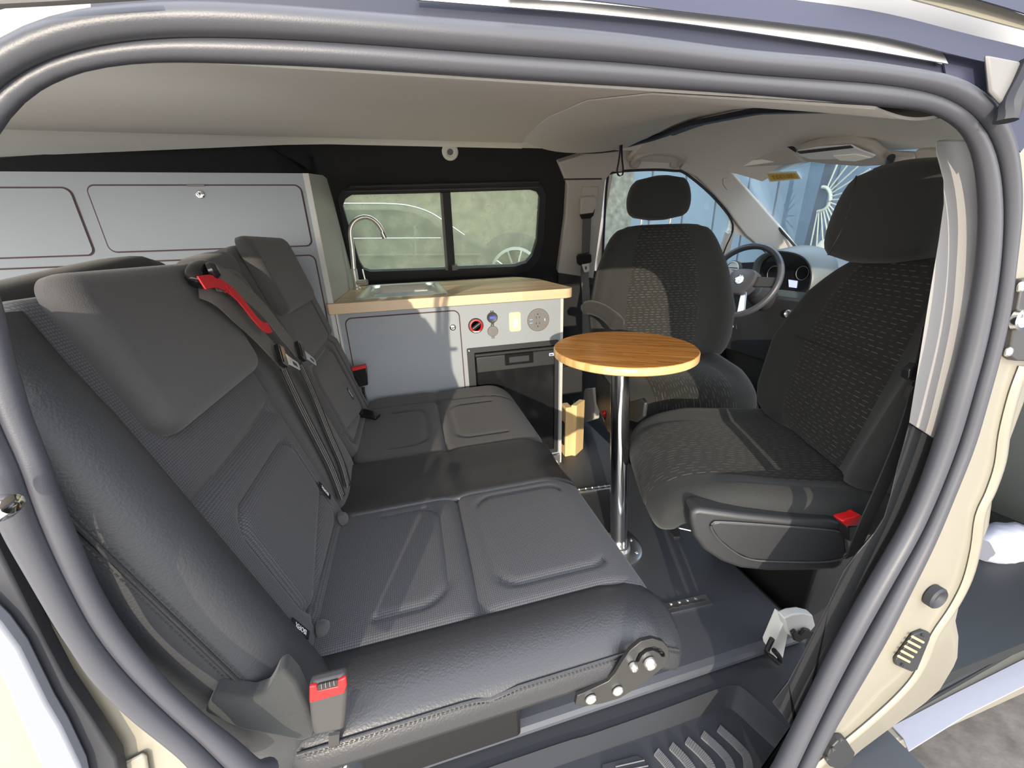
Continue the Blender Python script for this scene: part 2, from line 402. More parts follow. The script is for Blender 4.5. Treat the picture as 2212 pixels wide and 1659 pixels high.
# ================================================================== the van's shell (setting)
WL = ((0, 1, .6), (0, 2.18, .82))          # driver-side wall above the belt line leans inwards
def wl(pts, off=0):
    n = Vector((0, 1, .6)).normalized()
    return [onp(x, y, (n, Vector(WL[1]) - n * off)) for x, y in pts]
WN = Vector((0, 1, .6)).normalized()
def zc(y):                                 # height of the lining across the van
    k = [(.3, 1.10), (.48, 1.160), (.8, 1.265), (1.1, 1.34), (1.4, 1.38), (1.6, 1.385), (1.75, 1.37), (1.88, 1.33), (2.1, 1.2)]
    for (a, b), (c, d) in zip(k, k[1:]):
        if y <= c: return b + (d - b) * (y - a) / (c - a)
    return 1.2

# floor with its rounded front nose
fl = [(.517, -.03), (.511, -.020), (.512, -.012), (.518, -.004), (.532, 0), (2.19, 0), (2.19, -.03)]
struct(mk('floor', loft([[(x, y, z) for y, z in fl] for x in (-1.9, -.6, .3, .905)]), M['floor'], smooth=False), 'dark grey vinyl floor of the van with a rounded edge at the step')
# cab floor, a little lower
struct(mk('floor', box(.9, 2.6, .38, 2.19, -.14, -.10), M['footwell']), 'black moulded cab floor under the front seats')

# entrance step: rim, sloped walls, tread
def stepring(px, z): return [on(a, b, Z=z) for a, b in px]
rim = [(-.9, .515), (.70, .515), (.735, .50), (.752, .47), (.80, .25), (-.9, .25)]
inn = [(-.9, .40), (-.9, .40)]
st = thing('entrance_step', 'black moulded entrance step below the vinyl floor edge with ribbed grip strips', 'step', (.3, .4, -.16))
def P3(l, z): return [(x, y, z) for x, y in l]
top_o = [(-1.0, .521), (.90, .521), (.90, .20), (-1.0, .20)]
p_ri = [on(1100, 1643, Z=-.035), on(1280, 1585, Z=-.035), on(1440, 1529, Z=-.035), on(1550, 1488, Z=-.035), on(1583, 1480, Z=-.035), on(1606, 1487, Z=-.035), on(1660, 1535, Z=-.035), on(1722, 1590, Z=-.035)]
p_bo = [on(1100, 1694, Z=-.115), on(1280, 1630, Z=-.115), on(1440, 1575, Z=-.115), on(1545, 1536, Z=-.115), on(1571, 1531, Z=-.115), on(1590, 1540, Z=-.115), on(1650, 1596, Z=-.115), on(1708, 1648, Z=-.115)]
for l in (p_ri, p_bo):
    l.insert(0, Vector((-1.0, l[0].y, l[0].z))); e = l[-1] + (l[-1] - l[-2]) * 1.8; l.append(Vector((e.x, e.y, l[-1].z)))
def ribbon(a, b):
    n = len(a); return [tuple(p) for p in a] + [tuple(p) for p in b], [(i, i + 1, n + i + 1, n + i) for i in range(n - 1)]
a = catmull(p_ri, 5); b = catmull(p_bo, 5)
lay = []
for q, (dz, k) in enumerate(((-.004, 0), (0, .02), (-.003, .05), (-.03, .25), (-.06, .6), (-.076, .9), (-.080, 1.0), (-.080, 1.25))):
    lay.append([(p + (s - p) * k) * 1.0 for p, s in zip(a, b)])
    for i, p in enumerate(lay[-1]): p.z = -.035 + dz
V = [tuple(p) for l in lay for p in l]; n = len(a)
Fc = [(r * n + i, r * n + i + 1, (r + 1) * n + i + 1, (r + 1) * n + i) for r in range(len(lay) - 1) for i in range(n - 1)]
mk('step_wall', (V, Fc), M['step_plastic'], st)
# the tread and the ledge round the well
bt = [(p.x, p.y, -.114) for p in b]; mk('tread', prism(bt + [(b[-1].x, .2, -.114), (-1.0, .2, -.114)], (0, 0, -.03)), M['step_plastic'], st, smooth=False)
ledge = [(-1.0, .60, -.038)] + [(.905, .60, -.038), (.905, .20, -.038)] + [(p.x, p.y, -.038) for p in reversed(a)]
mk('ledge', prism(ledge, (0, 0, -.02)), M['step_plastic'], st, smooth=False)
# ribbed grip strips, curved like the photograph's
zt = -.112
def gp(lst): return [on(x, y, Z=zt) for x, y in lst]
strips = [([(1440, 1602), (1480, 1640), (1500, 1680), (1510, 1720)], 17), ([(1470, 1588), (1510, 1624), (1542, 1660), (1552, 1700)], 17),
          ([(1500, 1576), (1548, 1618), (1585, 1660), (1600, 1700)], 18), ([(1534, 1563), (1578, 1602), (1618, 1648), (1632, 1690)], 19), ([(1570, 1553), (1612, 1593), (1652, 1640), (1668, 1690)], 20)]
strips = [([(1418, 1625), (1436, 1645), (1455, 1670), (1465, 1700)], 15), ([(1450, 1612), (1478, 1640), (1497, 1668), (1502, 1700)], 16),
          ([(1484, 1600), (1516, 1630), (1536, 1658), (1540, 1700)], 17), ([(1518, 1587), (1556, 1622), (1577, 1652), (1580, 1700)], 18), ([(1553, 1574), (1592, 1610), (1614, 1640), (1616, 1700)], 19)]
for pl, wd in strips:
    pth = catmull(gp(pl), 8); s_ = mk('grip_strip', strap(pth, .0185, .004), M['grey_pl'], st, smooth=False)
    ribs = []
    L_ = 0
    for i in range(len(pth) - 1):
        seg = pth[i + 1] - pth[i]; k = max(1, int(seg.length / .0032)); t = seg.normalized(); nrm = Vector((t.y, -t.x, 0))
        for j in range(k):
            c = pth[i] + seg * (j / k) + Vector((0, 0, .0022)); q = [c - nrm * .009 - t * .0008, c + nrm * .009 - t * .0008, c + nrm * .009 + t * .0008, c - nrm * .009 + t * .0008]
            ribs.append(prism(q, (0, 0, .0012)))
    r_ = mk('rib', join(*ribs), M['grey_pl'], s_, smooth=False); r_['kind'] = 'stuff'
# small ribbed panel at the frame's foot
pn = [on(x, y, Z=zt) for x, y in [(1300, 1652), (1375, 1632), (1390, 1640), (1425, 1700), (1300, 1720)]]
mk('grip_panel', prism(pn, (0, 0, .003)), M['step_plastic'], st, bev=.002)
for k in range(4):
    q = on(1330 + 14 * k, 1656 + 9 * k, Z=zt + .004); e = on(1392 + 8 * k, 1642 + 12 * k, Z=zt + .004)
    mk('rib', sweep([q, e], .0012, 6), M['grey_pl'], st)
# black trim between the ledge and the pillar foot
struct(mk('trim_5', prism([(.90, .521, -.02), (.90, 2.19, -.02), (.93, 2.19, -.02), (.93, .521, -.02)], (0, 0, -.09)), M['black_plastic'], smooth=False), 'black edge where the vinyl floor ends at the cab')

# ---- driver-side wall (black lining with the window hole)
outer = wl([(560, 303), (665, 303), (1000, 306), (1300, 312), (1340, 330), (1230, 352), (1224, 470), (1205, 640)])
outer += [Vector((.82, 2.19, .80)), Vector((-.5, 2.19, .80))]
hole = wl([(735, 440), (741, 425), (756, 415), (900, 412), (1145, 402), (1162, 408), (1170, 422), (1165, 520), (1156, 556), (1140, 574), (1115, 582), (900, 592), (800, 597), (782, 592), (772, 578)])
struct(mk('wall_left', plate(outer, [hole], WN * .05), M['black_trim'], smooth=False), 'black carpet-lined driver-side wall round the sliding window')
struct(mk('wall_left', box(-1.9, 2.6, 2.19, 2.23, -.14, .82), M['black_trim']), 'dark lower driver-side wall of the van')
left_band = [onp(-330, 366, WL), onp(0, 342, WL), onp(300, 316, WL), onp(600, 300, WL), onp(664, 296, WL), onp(690, 380, WL), onp(667, 430, WL), onp(0, 440, WL), onp(-330, 470, WL)]
struct(mk('wall_left', prism(left_band, WN * .05), M['black_trim'], smooth=False), 'black carpeted strip above the tall grey cabinet')
# rail along the top of the black wall
e1 = [(662, 306), (800, 307), (1000, 309), (1180, 316), (1270, 327), (1335, 322)]
struct(mk('trim_1', sweep(catmull([onp(x, y, ((0, 1, .6), (0, 2.13, .82))) for x, y in e1], 5), .009, 8), M['rubber_dark']), 'black roof-edge piping above the sliding window')

# ---- sliding window
wd_ = thing('window_1', 'black-framed sliding side window over the worktop, dusty glass', 'window', wl([(950, 590)])[0]); wd_['kind'] = 'structure'
def inset(loop, k):
    c = sum((Vector(p) for p in loop), Vector()) / len(loop); return [c + (Vector(p) - c) * k for p in loop]
def off_loop(px, d):
    cx = sum(p[0] for p in px) / len(px); cy = sum(p[1] for p in px) / len(px); out = []
    for x, y in px: out.append((x - math.copysign(min(d, abs(x - cx)), x - cx), y - math.copysign(min(d, abs(y - cy)), y - cy)))
    return out
wpx = [(730, 430), (738, 413), (756, 403), (900, 398), (1150, 391), (1170, 400), (1180, 420), (1174, 520), (1164, 562), (1146, 584), (1118, 592), (900, 602), (795, 607), (774, 602), (760, 584)]
ipx = [(740, 446), (746, 430), (760, 421), (900, 418), (1145, 410), (1158, 414), (1166, 427), (1160, 520), (1150, 553), (1137, 568), (1112, 576), (900, 584), (800, 587), (785, 582), (776, 566)]
mk('window_frame', plate(wl(wpx, .006), [wl(ipx, .006)], WN * .03), M['rubber_dark'], wd_, smooth=False)
top = [wl([(755, 403)], .012)[0], wl([(1165, 393)], .012)[0]]
mk('window_rail', sweep(top, .006, 8), M['black_plastic'], wd_)
mk('window_rail', sweep([wl([(745, 413)], .012)[0], wl([(1165, 404)], .012)[0]], .004, 8), M['darkgrey'], wd_)
mk('mullion', prism(wl([(953, 416), (973, 415), (984, 584), (966, 585)], .012), WN * .03), M['rubber_dark'], wd_, bev=.002)
mk('mullion', prism(wl([(951, 418), (956, 418), (968, 584), (963, 584)], .016), WN * .02), M['grey_pl'], wd_)
mk('window_latch', prism(wl([(976, 574), (988, 573), (989, 584), (977, 585)], .022), WN * .02), M['grey_pl'], wd_, bev=.002)
pane = M['win']
mk('pane', prism(wl([(738, 440), (756, 420), (958, 416), (968, 588), (790, 594), (768, 570)], -.012), WN * .004), pane, wd_, smooth=False)
mk('pane', prism(wl([(970, 414), (1150, 408), (1170, 425), (1150, 565), (1110, 580), (980, 588)], -.018), WN * .004), pane, wd_, smooth=False)

# ---- ceiling: grey panel, cream band, canvas fold, cab headliner
NY = 22
def ceil_fn(x0, x1, y0, y1, dz=0, sag=0):
    def f(u, v):
        y = y0 + (y1 - y0) * v; x = x0 + (x1 - x0) * u
        return (x, y, zc(y) + dz - sag * math.sin(PI * min(max(u, 0), 1)) ** 1.2 * (.35 + .65 * math.sin(PI * min(v * .9 + .08, 1))))
    return f
struct(mk('ceiling', gridsurf(ceil_fn(-1.9, .505, .36, 1.72), 8, NY, (0, 0, .02)), M['ceiling']), 'grey panelled ceiling over the rear bench')
struct(mk('ceiling', gridsurf(lambda u, v: (-1.9 + 2.42 * u, 1.72 + (.17 - .115 * min(1, max(0, (-1.9 + 2.42 * u + 1.3) / 1.0))) * v, zc(1.72 + (.17 - .115 * min(1, max(0, (-1.9 + 2.42 * u + 1.3) / 1.0))) * v) + .002), 16, 6, (0, 0, .02)), M['cream']), 'pale cream band between grey ceiling and driver-side wall')
struct(mk('ceiling', gridsurf(lambda u, v: (.50 + .60 * u, .36 + 1.43 * v, zc(.36 + 1.43 * v) + .012), 4, 20, (0, 0, .02)), M['cream']), 'cream roof lining above the loose canvas')
cv = thing('canvas_fold', 'loose grey canvas bulging down from the pop-up roof beside the black roof rail', 'canvas', (.75, 1.0, 1.33))
def canv(u, v):
    y = .37 + 1.31 * v; x1 = .66 + .33 * min(1, max(0, (y - .40) / 1.0)) ** .8 + .012 * math.sin(14 * v); x = .50 + (x1 - .50) * u
    z = zc(y) - .004 - .042 * math.sin(PI * u ** .8) * (.15 + .85 * v ** 1.3) - .006 * math.sin(9 * v + 6 * u) * u
    return (x, y, z)
mk('canvas_sheet', gridsurf(canv, 26, 40, (0, 0, .003)), M['canvas'], cv)
struct(mk('ceiling', gridsurf(lambda u, v: (1.06 + .80 * u, .34 + 1.52 * v, zc(.34 + 1.52 * v) + .004 - .085 * u ** 2.2), 14, 20, (0, 0, .02)), M['beige']), 'beige moulded headliner of the cab')
struct(mk('trim_2', sweep([(1.045, y, zc(y) - .004) for y in [.48 + i * .06 for i in range(19)]] + [(1.02, 1.60, 1.375), (.96, 1.68, 1.368), (.88, 1.73, 1.362)], .020, 8, flat=.5), M['rail_dark']), 'dark rail across the roof between canvas and headliner')
struct(mk('trim_3', sweep([(1.085, y, zc(y) - .002) for y in [.48 + i * .06 for i in range(19)]], .012, 8, flat=.5), M['darkgrey']), 'grey edge seal of the roof opening in front of the headliner')
# roof skin
struct(mk('trim_10', prism([(-1.9, 1.78, 1.385), (1.1, 1.78, 1.385), (1.1, 2.0, 1.385), (-1.9, 2.0, 1.385)], (0, 0, .03)), M['cream'], smooth=False), 'cream inner roof edge above the driver-side wall')
struct(mk('ceiling', gridsurf(lambda u, v: (-1.9 + 3.7 * u, .53 + 1.34 * v, zc(.53 + 1.34 * v) + .06), 4, 18, (0, 0, .02)), M['body']), 'cream outer roof of the van')
# strap loop
sl = [on(x, y, Y=1.63) for x, y in [(1340, 308), (1339, 330), (1336, 352), (1333, 368), (1335, 377), (1340, 380), (1345, 376), (1346, 364), (1344, 345), (1343, 325), (1343, 308)]]
tag(mk('strap_loop', strap(catmull(sl, 5), .010, .0025, up=(1, 0, 0)), M['web_dark']), 'black fabric pull loop hanging from the roof edge', 'strap')
# dome light in the black wall
dl = thing('ceiling_light', 'small round white ceiling light in the black lining above the window', 'light', onp(972, 326, WL))
c = onp(972, 327, WL); mk('light_ring', lathe([(.034, 0), (.034, .006), (.030, .010), (.018, .011), (.017, .006)], c - WN * .001, (-WN), 32), M['white'], dl)
mk('light_lens', lathe([(.018, 0), (.018, .006), (.008, .008), (.0001, .008)], c, (-WN), 20), M['grey_pl'], dl)

# ---- driver-side pillar, trim over the cab window
bp = wl([(1206, 352), (1245, 340), (1300, 318), (1345, 316), (1345, 372), (1322, 372), (1308, 390), (1300, 470), (1282, 602), (1205, 590), (1222, 470), (1226, 400)], .035)
struct(mk('trim_6', prism(bp, WN * .06), M['beige_pl'], bev=.006), 'beige plastic door pillar beside the sliding window')
bp2 = wl([(1218, 386), (1300, 385), (1300, 388), (1218, 389)], .037)
struct(mk('trim_6', prism(bp2, WN * .004), M['darkgrey'], smooth=False), 'dark joint line across the beige door pillar')
struct(mk('trim_6', prism(wl([(1206, 590), (1284, 600), (1278, 760), (1206, 760)], .03), WN * .05), M['darkgrey'], bev=.004), 'dark lower half of the driver-side door pillar')
side = wl([(1338, 300), (1560, 285), (1578, 366), (1645, 440), (1705, 510), (1735, 550), (1720, 640), (1540, 700), (1290, 700), (1290, 560)], .0)
win2 = wl([(1300, 600), (1306, 470), (1312, 390), (1322, 372), (1335, 367), (1400, 366), (1455, 369), (1482, 376), (1510, 393), (1545, 430), (1575, 468), (1583, 484), (1581, 497), (1565, 540), (1546, 590), (1535, 625), (1300, 625)])
win3 = wl([(1586, 505), (1606, 510), (1640, 535), (1662, 555), (1650, 580), (1600, 600), (1565, 590)])
struct(mk('wall_cab', plate(side, [win2, win3], WN * .04), M['beige'], smooth=False), 'beige trim around the driver door window')
g2 = thing('window_2', 'driver door window beside the swivelled driver seat', 'window', wl([(1430, 600)])[0]); g2['kind'] = 'structure'
mk('pane', prism(wl([(1298, 630), (1305, 380), (1330, 364), (1460, 366), (1520, 395), (1590, 480), (1540, 630)], -.02), WN * .004), M['cabwin'], g2, smooth=False)
sealp = catmull(wl([(1300, 610), (1306, 470), (1312, 390), (1324, 373), (1400, 367), (1455, 369), (1484, 377), (1545, 430), (1583, 486), (1565, 540), (1540, 612)], .004), 5)
mk('window_seal', sweep(sealp, .006, 6), M['rubber_dark'], g2)
g4 = thing('window_3', 'small quarter window between driver door and windscreen pillar', 'window', wl([(1610, 590)])[0]); g4['kind'] = 'structure'
mk('pane', prism(wl([(1582, 495), (1606, 504), (1700, 556), (1680, 600), (1560, 600)], -.02), WN * .004), M['screen'], g4, smooth=False)
mk('window_frame', prism(wl([(1572, 505), (1588, 500), (1562, 602), (1540, 602)], .006), WN * .03), M['beige_pl'], g4, bev=.003)
struct(mk('wall_cab', prism(wl([(1290, 590), (1555, 585), (1560, 800), (1285, 800)], .02), WN * .02), M['black_plastic'], smooth=False), 'dark door panel below the driver window')
# windscreen pillar
SC = ((1, 0, 1.58), (1.76, 0, 1.33))
ap = wl([(1480, 350), (1530, 340), (1576, 366), (1640, 437), (1700, 507), (1738, 548), (1760, 575), (1700, 580), (1660, 552), (1610, 508), (1592, 485), (1570, 452), (1540, 418), (1505, 384), (1470, 367)], .02)
struct(mk('trim_7', prism(ap, WN * .07), M['beige_pl'], bev=.008, seg=3), 'beige windscreen pillar trim on the driver side')
struct(mk('trim_7', prism(wl([(1562, 386), (1571, 384), (1580, 398), (1580, 408), (1571, 411), (1562, 398)], .024), WN * .004), M['beige_pl'], bev=.001), 'small raised airbag tag on the windscreen pillar')
# windscreen
ws = thing('window_4', 'windscreen behind the steering wheel with a yellow sticker', 'window', onp(1740, 550, SC)); ws['kind'] = 'structure'
SCn = Vector((1, 0, 1.58)).normalized()
wsp = [onp(x, y, SC) for x, y in [(1560, 352), (1745, 556)]] + [Vector((2.52, .35, .85)), Vector((1.70, .35, 1.368))]
mk('pane', prism(wsp, SCn * .005), M['screen'], ws, smooth=False)
mk('window_seal', sweep([onp(1574, 366, SC) - SCn * .01, onp(1738, 549, SC) - SCn * .01], .007, 6), M['rubber_dark'], ws)
sk = [onp(x, y, SC) - SCn * .006 for x, y in [(1654, 370), (1722, 368), (1733, 384), (1664, 391)]]
mk('sticker_border', prism(sk, SCn * .002), M['white'], ws, smooth=False)
sk2 = [onp(x, y, SC) - SCn * .0075 for x, y in [(1659, 373), (1720, 371), (1728, 382), (1667, 388)]]
tk = mk('sticker', prism(sk2, SCn * .001), M['yellow'], ws, smooth=False)
su = (sk2[0] + sk2[3] - sk2[1] - sk2[2]).normalized(); sv = SCn.cross(su).normalized()
if sv.z < 0: sv = -sv
tcn = (sk2[0] + sk2[1] + sk2[2] + sk2[3]) / 4 - SCn * .001
text3d('sticker_number', 'S01523', (sk2[1] - sk2[0]).length * .26, frame(tcn, su, sv, SCn), M['ink'], ws)
# grab handle
gh = thing('grab_handle', 'beige grab handle on the headliner above the driver window', 'handle', wl([(1420, 350)])[0])
hp = wl([(1370, 352), (1376, 341), (1392, 333), (1412, 329), (1440, 330), (1462, 334), (1474, 342), (1468, 354)], .05)
hp[0] = wl([(1368, 352)], .01)[0]; hp[-1] = wl([(1464, 356)], .01)[0]
mk('grip', sweep(catmull(hp, 6), .013, 10), M['beige_pl'], gh)
for x, y in ((1371, 350), (1458, 350)): mk('mount', lathe([(.028, 0), (.026, .012), (.016, .02)], wl([(x, y)], 0)[0], -WN, 20), M['beige_pl'], gh)
# sun visors and overhead console
def board(px, pl, th, name, mt, par, bev=.012):
    n_ = Vector(pl[0]).normalized(); return mk(name, prism([onp(x, y, pl) for x, y in px], n_ * th), mt, par, bev=bev, seg=3)
VP = ((1, 0, .75), (1.66, 0, 1.33))
sv_ = thing('sun_visor', 'folded beige sun visor in front of the driver with a pale warning label', 'visor', onp(1620, 350, VP))
board([(1520, 346), (1530, 339), (1600, 326), (1680, 314), (1706, 316), (1725, 338), (1738, 352), (1700, 358), (1560, 365), (1540, 360)], VP, .022, 'visor_board', M['beige_pl'], sv_)
VP2 = ((1, 0, .75), (1.655, 0, 1.33))
board([(1587, 350), (1645, 345), (1672, 350), (1600, 360)], VP2, .003, 'warning_label', M['cream'], sv_, bev=0)
board([(1640, 316), (1690, 304), (1706, 310), (1718, 330), (1700, 318), (1660, 320)], VP2, .01, 'hinge_recess', M['rubber_dark'], sv_, bev=.002)
VQ = ((.55, 0, 1), (1.60, 0, 1.315))
oc = thing('overhead_console', 'beige overhead console with clear map light lens above the windscreen', 'console', onp(1810, 340, VQ))
board([(1718, 328), (1760, 316), (1830, 310), (1880, 322), (1910, 345), (1975, 348), (1955, 357), (1860, 362), (1780, 356), (1735, 350)], VQ, .04, 'console_shell', M['beige_pl'], oc, .012)
VQ2 = ((.55, 0, 1), (1.575, 0, 1.30))
board([(1722, 326), (1770, 318), (1838, 314), (1862, 326), (1892, 336), (1885, 342), (1820, 345), (1750, 345), (1726, 336)], VQ2, .006, 'lamp_lens', M['clear'], oc, .004)
board([(1722, 326), (1838, 313), (1845, 318), (1730, 331)], VQ2, -.004, 'lamp_rim', M['darkgrey'], oc, .002)
board([(1800, 334), (1850, 330), (1885, 338), (1850, 346), (1815, 344)], VQ2, -.006, 'bulb_cover', M['cream'], oc, .003)
pv = thing('sun_visor', 'folded sun visor beside the passenger headrest, partly behind the grey-beige pillar trim', 'visor', on(1995, 350, X=1.3))
mk('visor_board', prism([on(x, y, X=1.35) for x, y in [(1972, 330), (1982, 320), (2010, 318), (2060, 330), (2060, 440), (2030, 430), (2005, 400), (1980, 370)]], (.03, 0, 0)), M['beige_pl'], pv, bev=.008)
rm = thing('rear_view_mirror', 'black rear view mirror just above the passenger headrest', 'mirror', on(1930, 358, X=1.75))
mk('mirror_housing', prism([on(x, y, X=1.78) for x, y in [(1880, 365), (1915, 352), (1965, 350), (1985, 362), (1975, 385), (1900, 385)]], (.03, 0, 0)), M['black_plastic'], rm, bev=.008)
mk('mirror_stem', sweep([on(1920, 360, X=1.8), on(1925, 340, X=1.72)], .012, 8), M['black_plastic'], rm)

# ---- door opening: two parallel rolls of rubber seal and the trim behind
RP = ((0, 1, -.07), (0, .26, 0))
def rl(px, off=0): return [onp(x, y, ((0, 1, -.07), (0, .26 + off, 0))) for x, y in px]
I_ = [(-40, 560), (-62, 470), (-45, 370), (0, 275), (60, 200), (125, 165), (200, 145), (325, 131), (450, 134), (700, 143), (1106, 170), (1356, 185), (1606, 202), (1806, 219), (1903, 229), (1998, 239), (2050, 262), (2082, 289), (2103, 340), (2114, 445), (2109, 553), (2095, 644), (2073, 752), (2048, 842), (2026, 925), (1994, 1022), (1950, 1125), (1898, 1215), (1842, 1312), (1782, 1425), (1718, 1555), (1655, 1680)]
S_ = [(-110, 570), (-140, 450), (-95, 300), (0, 175), (50, 145), (125, 112), (200, 96), (325, 79), (450, 78), (700, 88), (1106, 118), (1356, 135), (1606, 158), (1820, 174), (1910, 182), (2020, 202), (2085, 235), (2130, 282), (2156, 350), (2166, 445), (2162, 553), (2150, 644), (2128, 752), (2103, 842), (2075, 940), (2038, 1040), (1992, 1145), (1940, 1238), (1884, 1337), (1822, 1450), (1757, 1580), (1700, 1700)]
O_ = [(-190, 590), (-235, 430), (-150, 210), (0, 78), (65, 45), (150, 22), (200, 14), (325, 5), (450, 2), (700, 20), (1106, 52), (1356, 75), (1606, 108), (1830, 128), (1940, 143), (2072, 167), (2135, 207), (2175, 252), (2200, 320), (2209, 445), (2196, 571), (2184, 670), (2160, 775), (2133, 872), (2106, 965), (2066, 1065), (2020, 1175), (1965, 1285), (1915, 1383), (1850, 1495), (1790, 1600), (1730, 1720)]
Lf_I = [(-60, 690), (0, 760), (30, 870), (65, 930), (107, 1000), (131, 1071), (167, 1159), (218, 1274), (278, 1369), (357, 1465), (437, 1540), (516, 1604), (600, 1680)]
Lf_I = [(-40, 560), (0, 648), (28, 768), (48, 833), (68, 900), (107, 1000), (131, 1071), (167, 1159), (218, 1274), (278, 1369), (357, 1465), (437, 1540), (516, 1604), (600, 1680)]
Lf_S = [(-110, 570), (-75, 660), (-45, 780), (-24, 850), (-2, 905), (40, 1000), (68, 1079), (103, 1167), (151, 1270), (207, 1369), (278, 1457), (357, 1536), (437, 1608), (520, 1690)]
Lf_O = [(-190, 590), (-160, 680), (-130, 800), (-105, 880), (-85, 950), (-35, 1040), (0, 1140), (55, 1240), (119, 1350), (155, 1405), (200, 1470), (278, 1548), (390, 1640), (440, 1700)]
def resample(P, n):
    L_ = [0]
    for a_, b_ in zip(P, P[1:]): L_.append(L_[-1] + (b_ - a_).length)
    out, k = [], 0
    for i in range(n):
        t = L_[-1] * i / (n - 1)
        while k < len(P) - 2 and L_[k + 1] < t: k += 1
        out.append(P[k].lerp(P[k + 1], (t - L_[k]) / max(1e-9, L_[k + 1] - L_[k])))
    return out
def roll(a, b, off=0, n=150):
    A, B = resample(catmull(rl(a, off), 8), n), resample(catmull(rl(b, off), 8), 600)
    cen, rad = [], []
    for p in A:
        q = min(B, key=lambda q: (q - CAM).angle(p - CAM)); u_, v_ = (p - CAM).normalized(), (q - CAM).normalized(); m_ = (p + q) / 2
        d_ = (u_ + v_).normalized(); D_ = (m_ - CAM).dot(d_); sn = math.sin(u_.angle(v_) / 2) * 1.10; D_ *= 1 + sn * .6
        cen.append(CAM + d_ * D_); rad.append(D_ * sn)
    for _ in range(4):
        cen = [cen[0]] + [(cen[i - 1] + cen[i] * 2 + cen[i + 1]) / 4 for i in range(1, n - 1)] + [cen[-1]]
        rad = [rad[0]] + [(rad[i - 1] + rad[i] * 2 + rad[i + 1]) / 4 for i in range(1, n - 1)] + [rad[-1]]
    return sweep(cen, rad, 20, up=(0, 1, 0))
sealt = thing('door_seal', 'dark grey double rubber roll seal framing the sliding door opening', 'door seal', (0, .3, 0))
mk('inner_roll', roll(I_, S_), M['rubber'], sealt)
mk('outer_roll', roll(S_, O_, off=-.008), M['rubber'], sealt)
mk('inner_roll', roll(Lf_I, Lf_S), M['rubber'], sealt)
mk('outer_roll', roll(Lf_S, Lf_O, off=-.008), M['rubber'], sealt)
def base_strip(b):
    c_ = [CAM + (p - CAM) * 1.07 for p in resample(catmull(rl(b), 8), 120)]
    return sweep(c_, .012, 8, up=(0, 1, 0))
mk('seal_base', base_strip(S_), M['rubber_dark'], sealt)
mk('seal_base', base_strip(Lf_S), M['rubber_dark'], sealt)
# header lining between the seal and the ceiling
hd = [(-.6, .39, 1.145), (1.25, .47, 1.15)]
struct(mk('trim_8', prism([(-.9, .365, 1.150), (.9, .365, 1.150), (.9, .365, 1.25), (-.9, .365, 1.25)], (0, .05, 0)), M['beige_pl'], smooth=False), 'beige roof frame above the sliding door seal')
# near-side pillar: beige upper trim, dark lower trim
PP = ((0, 1, -.0700), (0, .315, 0))
up_ = [(2020, 300), (2088, 300), (2108, 360), (2118, 445), (2112, 553), (2098, 650), (2076, 752), (2052, 842), (2021, 946), (2012, 946), (1990, 932), (1962, 914), (1974, 840), (1990, 740), (2006, 640), (2026, 520), (2037, 440), (2036, 390), (2020, 330)]
struct(mk('trim_9', prism([onp(x, y, PP) for x, y in up_], (.028, .008, 0)), mat('grey_beige_trim', (.26, .25, .24), .6), bev=.005), 'pale grey-beige upper trim of the near door pillar')
lo = [(1962, 914), (1990, 932), (2012, 946), (2040, 950), (2020, 1010), (1960, 1120), (1890, 1250), (1810, 1400), (1740, 1530), (1680, 1660), (1560, 1860), (1500, 1860), (1650, 1659), (1725, 1655), (1738, 1638), (1700, 1560), (1666, 1518), (1700, 1475), (1735, 1410), (1765, 1350), (1790, 1300), (1806, 1265), (1822, 1232), (1850, 1195), (1888, 1150), (1908, 1118), (1922, 1070), (1936, 1010), (1950, 960)]
struct(mk('trim_9', prism([onp(x, y, ((0, 1, -.0700), (0, .32, 0))) for x, y in lo], (.02, .008, 0)), M['black_plastic'], bev=.004), 'black lower trim of the near door pillar')

# ---- outer body
BP = ((0, 1, -.0700), (0, .292, 0))
bodyp = [(2140, 210), (2230, 150), (2400, 300), (2400, 560), (2330, 700), (2212, 860), (2175, 960), (2150, 1050), (2135, 1095), (2128, 1150), (2105, 1210), (2080, 1270), (2062, 1330), (2055, 1360), (2062, 1395), (2060, 1440), (2030, 1490), (1985, 1530), (1930, 1570), (1860, 1620), (1780, 1690), (1700, 1760), (1640, 1700), (1715, 1620), (1790, 1500), (1880, 1330), (1960, 1180), (2040, 1000), (2100, 830), (2150, 640), (2165, 470), (2160, 330)]
body = thing('door_pillar', 'cream painted outer door pillar right of the rubber seal with latch parts', 'car body', (.9, .3, 0))
mk('pillar_skin', prism([onp(x, y, BP) for x, y in bodyp], (.035, .012, 0)), M['body'], body, bev=.004)
# pressed ridge on the pillar
rg = [(2212, 790), (2190, 850), (2170, 930), (2160, 1000), (2140, 1060), (2118, 1110), (2108, 1180), (2090, 1250), (2060, 1310), (2020, 1370), (2000, 1420), (1975, 1465), (1935, 1510), (1880, 1560), (1820, 1610), (1760, 1660)]
rgp = [onp(x, y, ((0, 1, -.0700), (0, .290, 0))) for x, y in rg]
mk('pressed_edge', sweep(catmull(rgp, 4), .012, 8, flat=.4, up=(0, 1, 0)), M['body'], body)
fl_ = [(2212, 800), (2185, 880), (2168, 960), (2150, 1030), (2122, 1100), (2110, 1180), (2093, 1260), (2060, 1325), (2058, 1400), (2050, 1450), (2000, 1520), (2300, 1500), (2300, 900)]
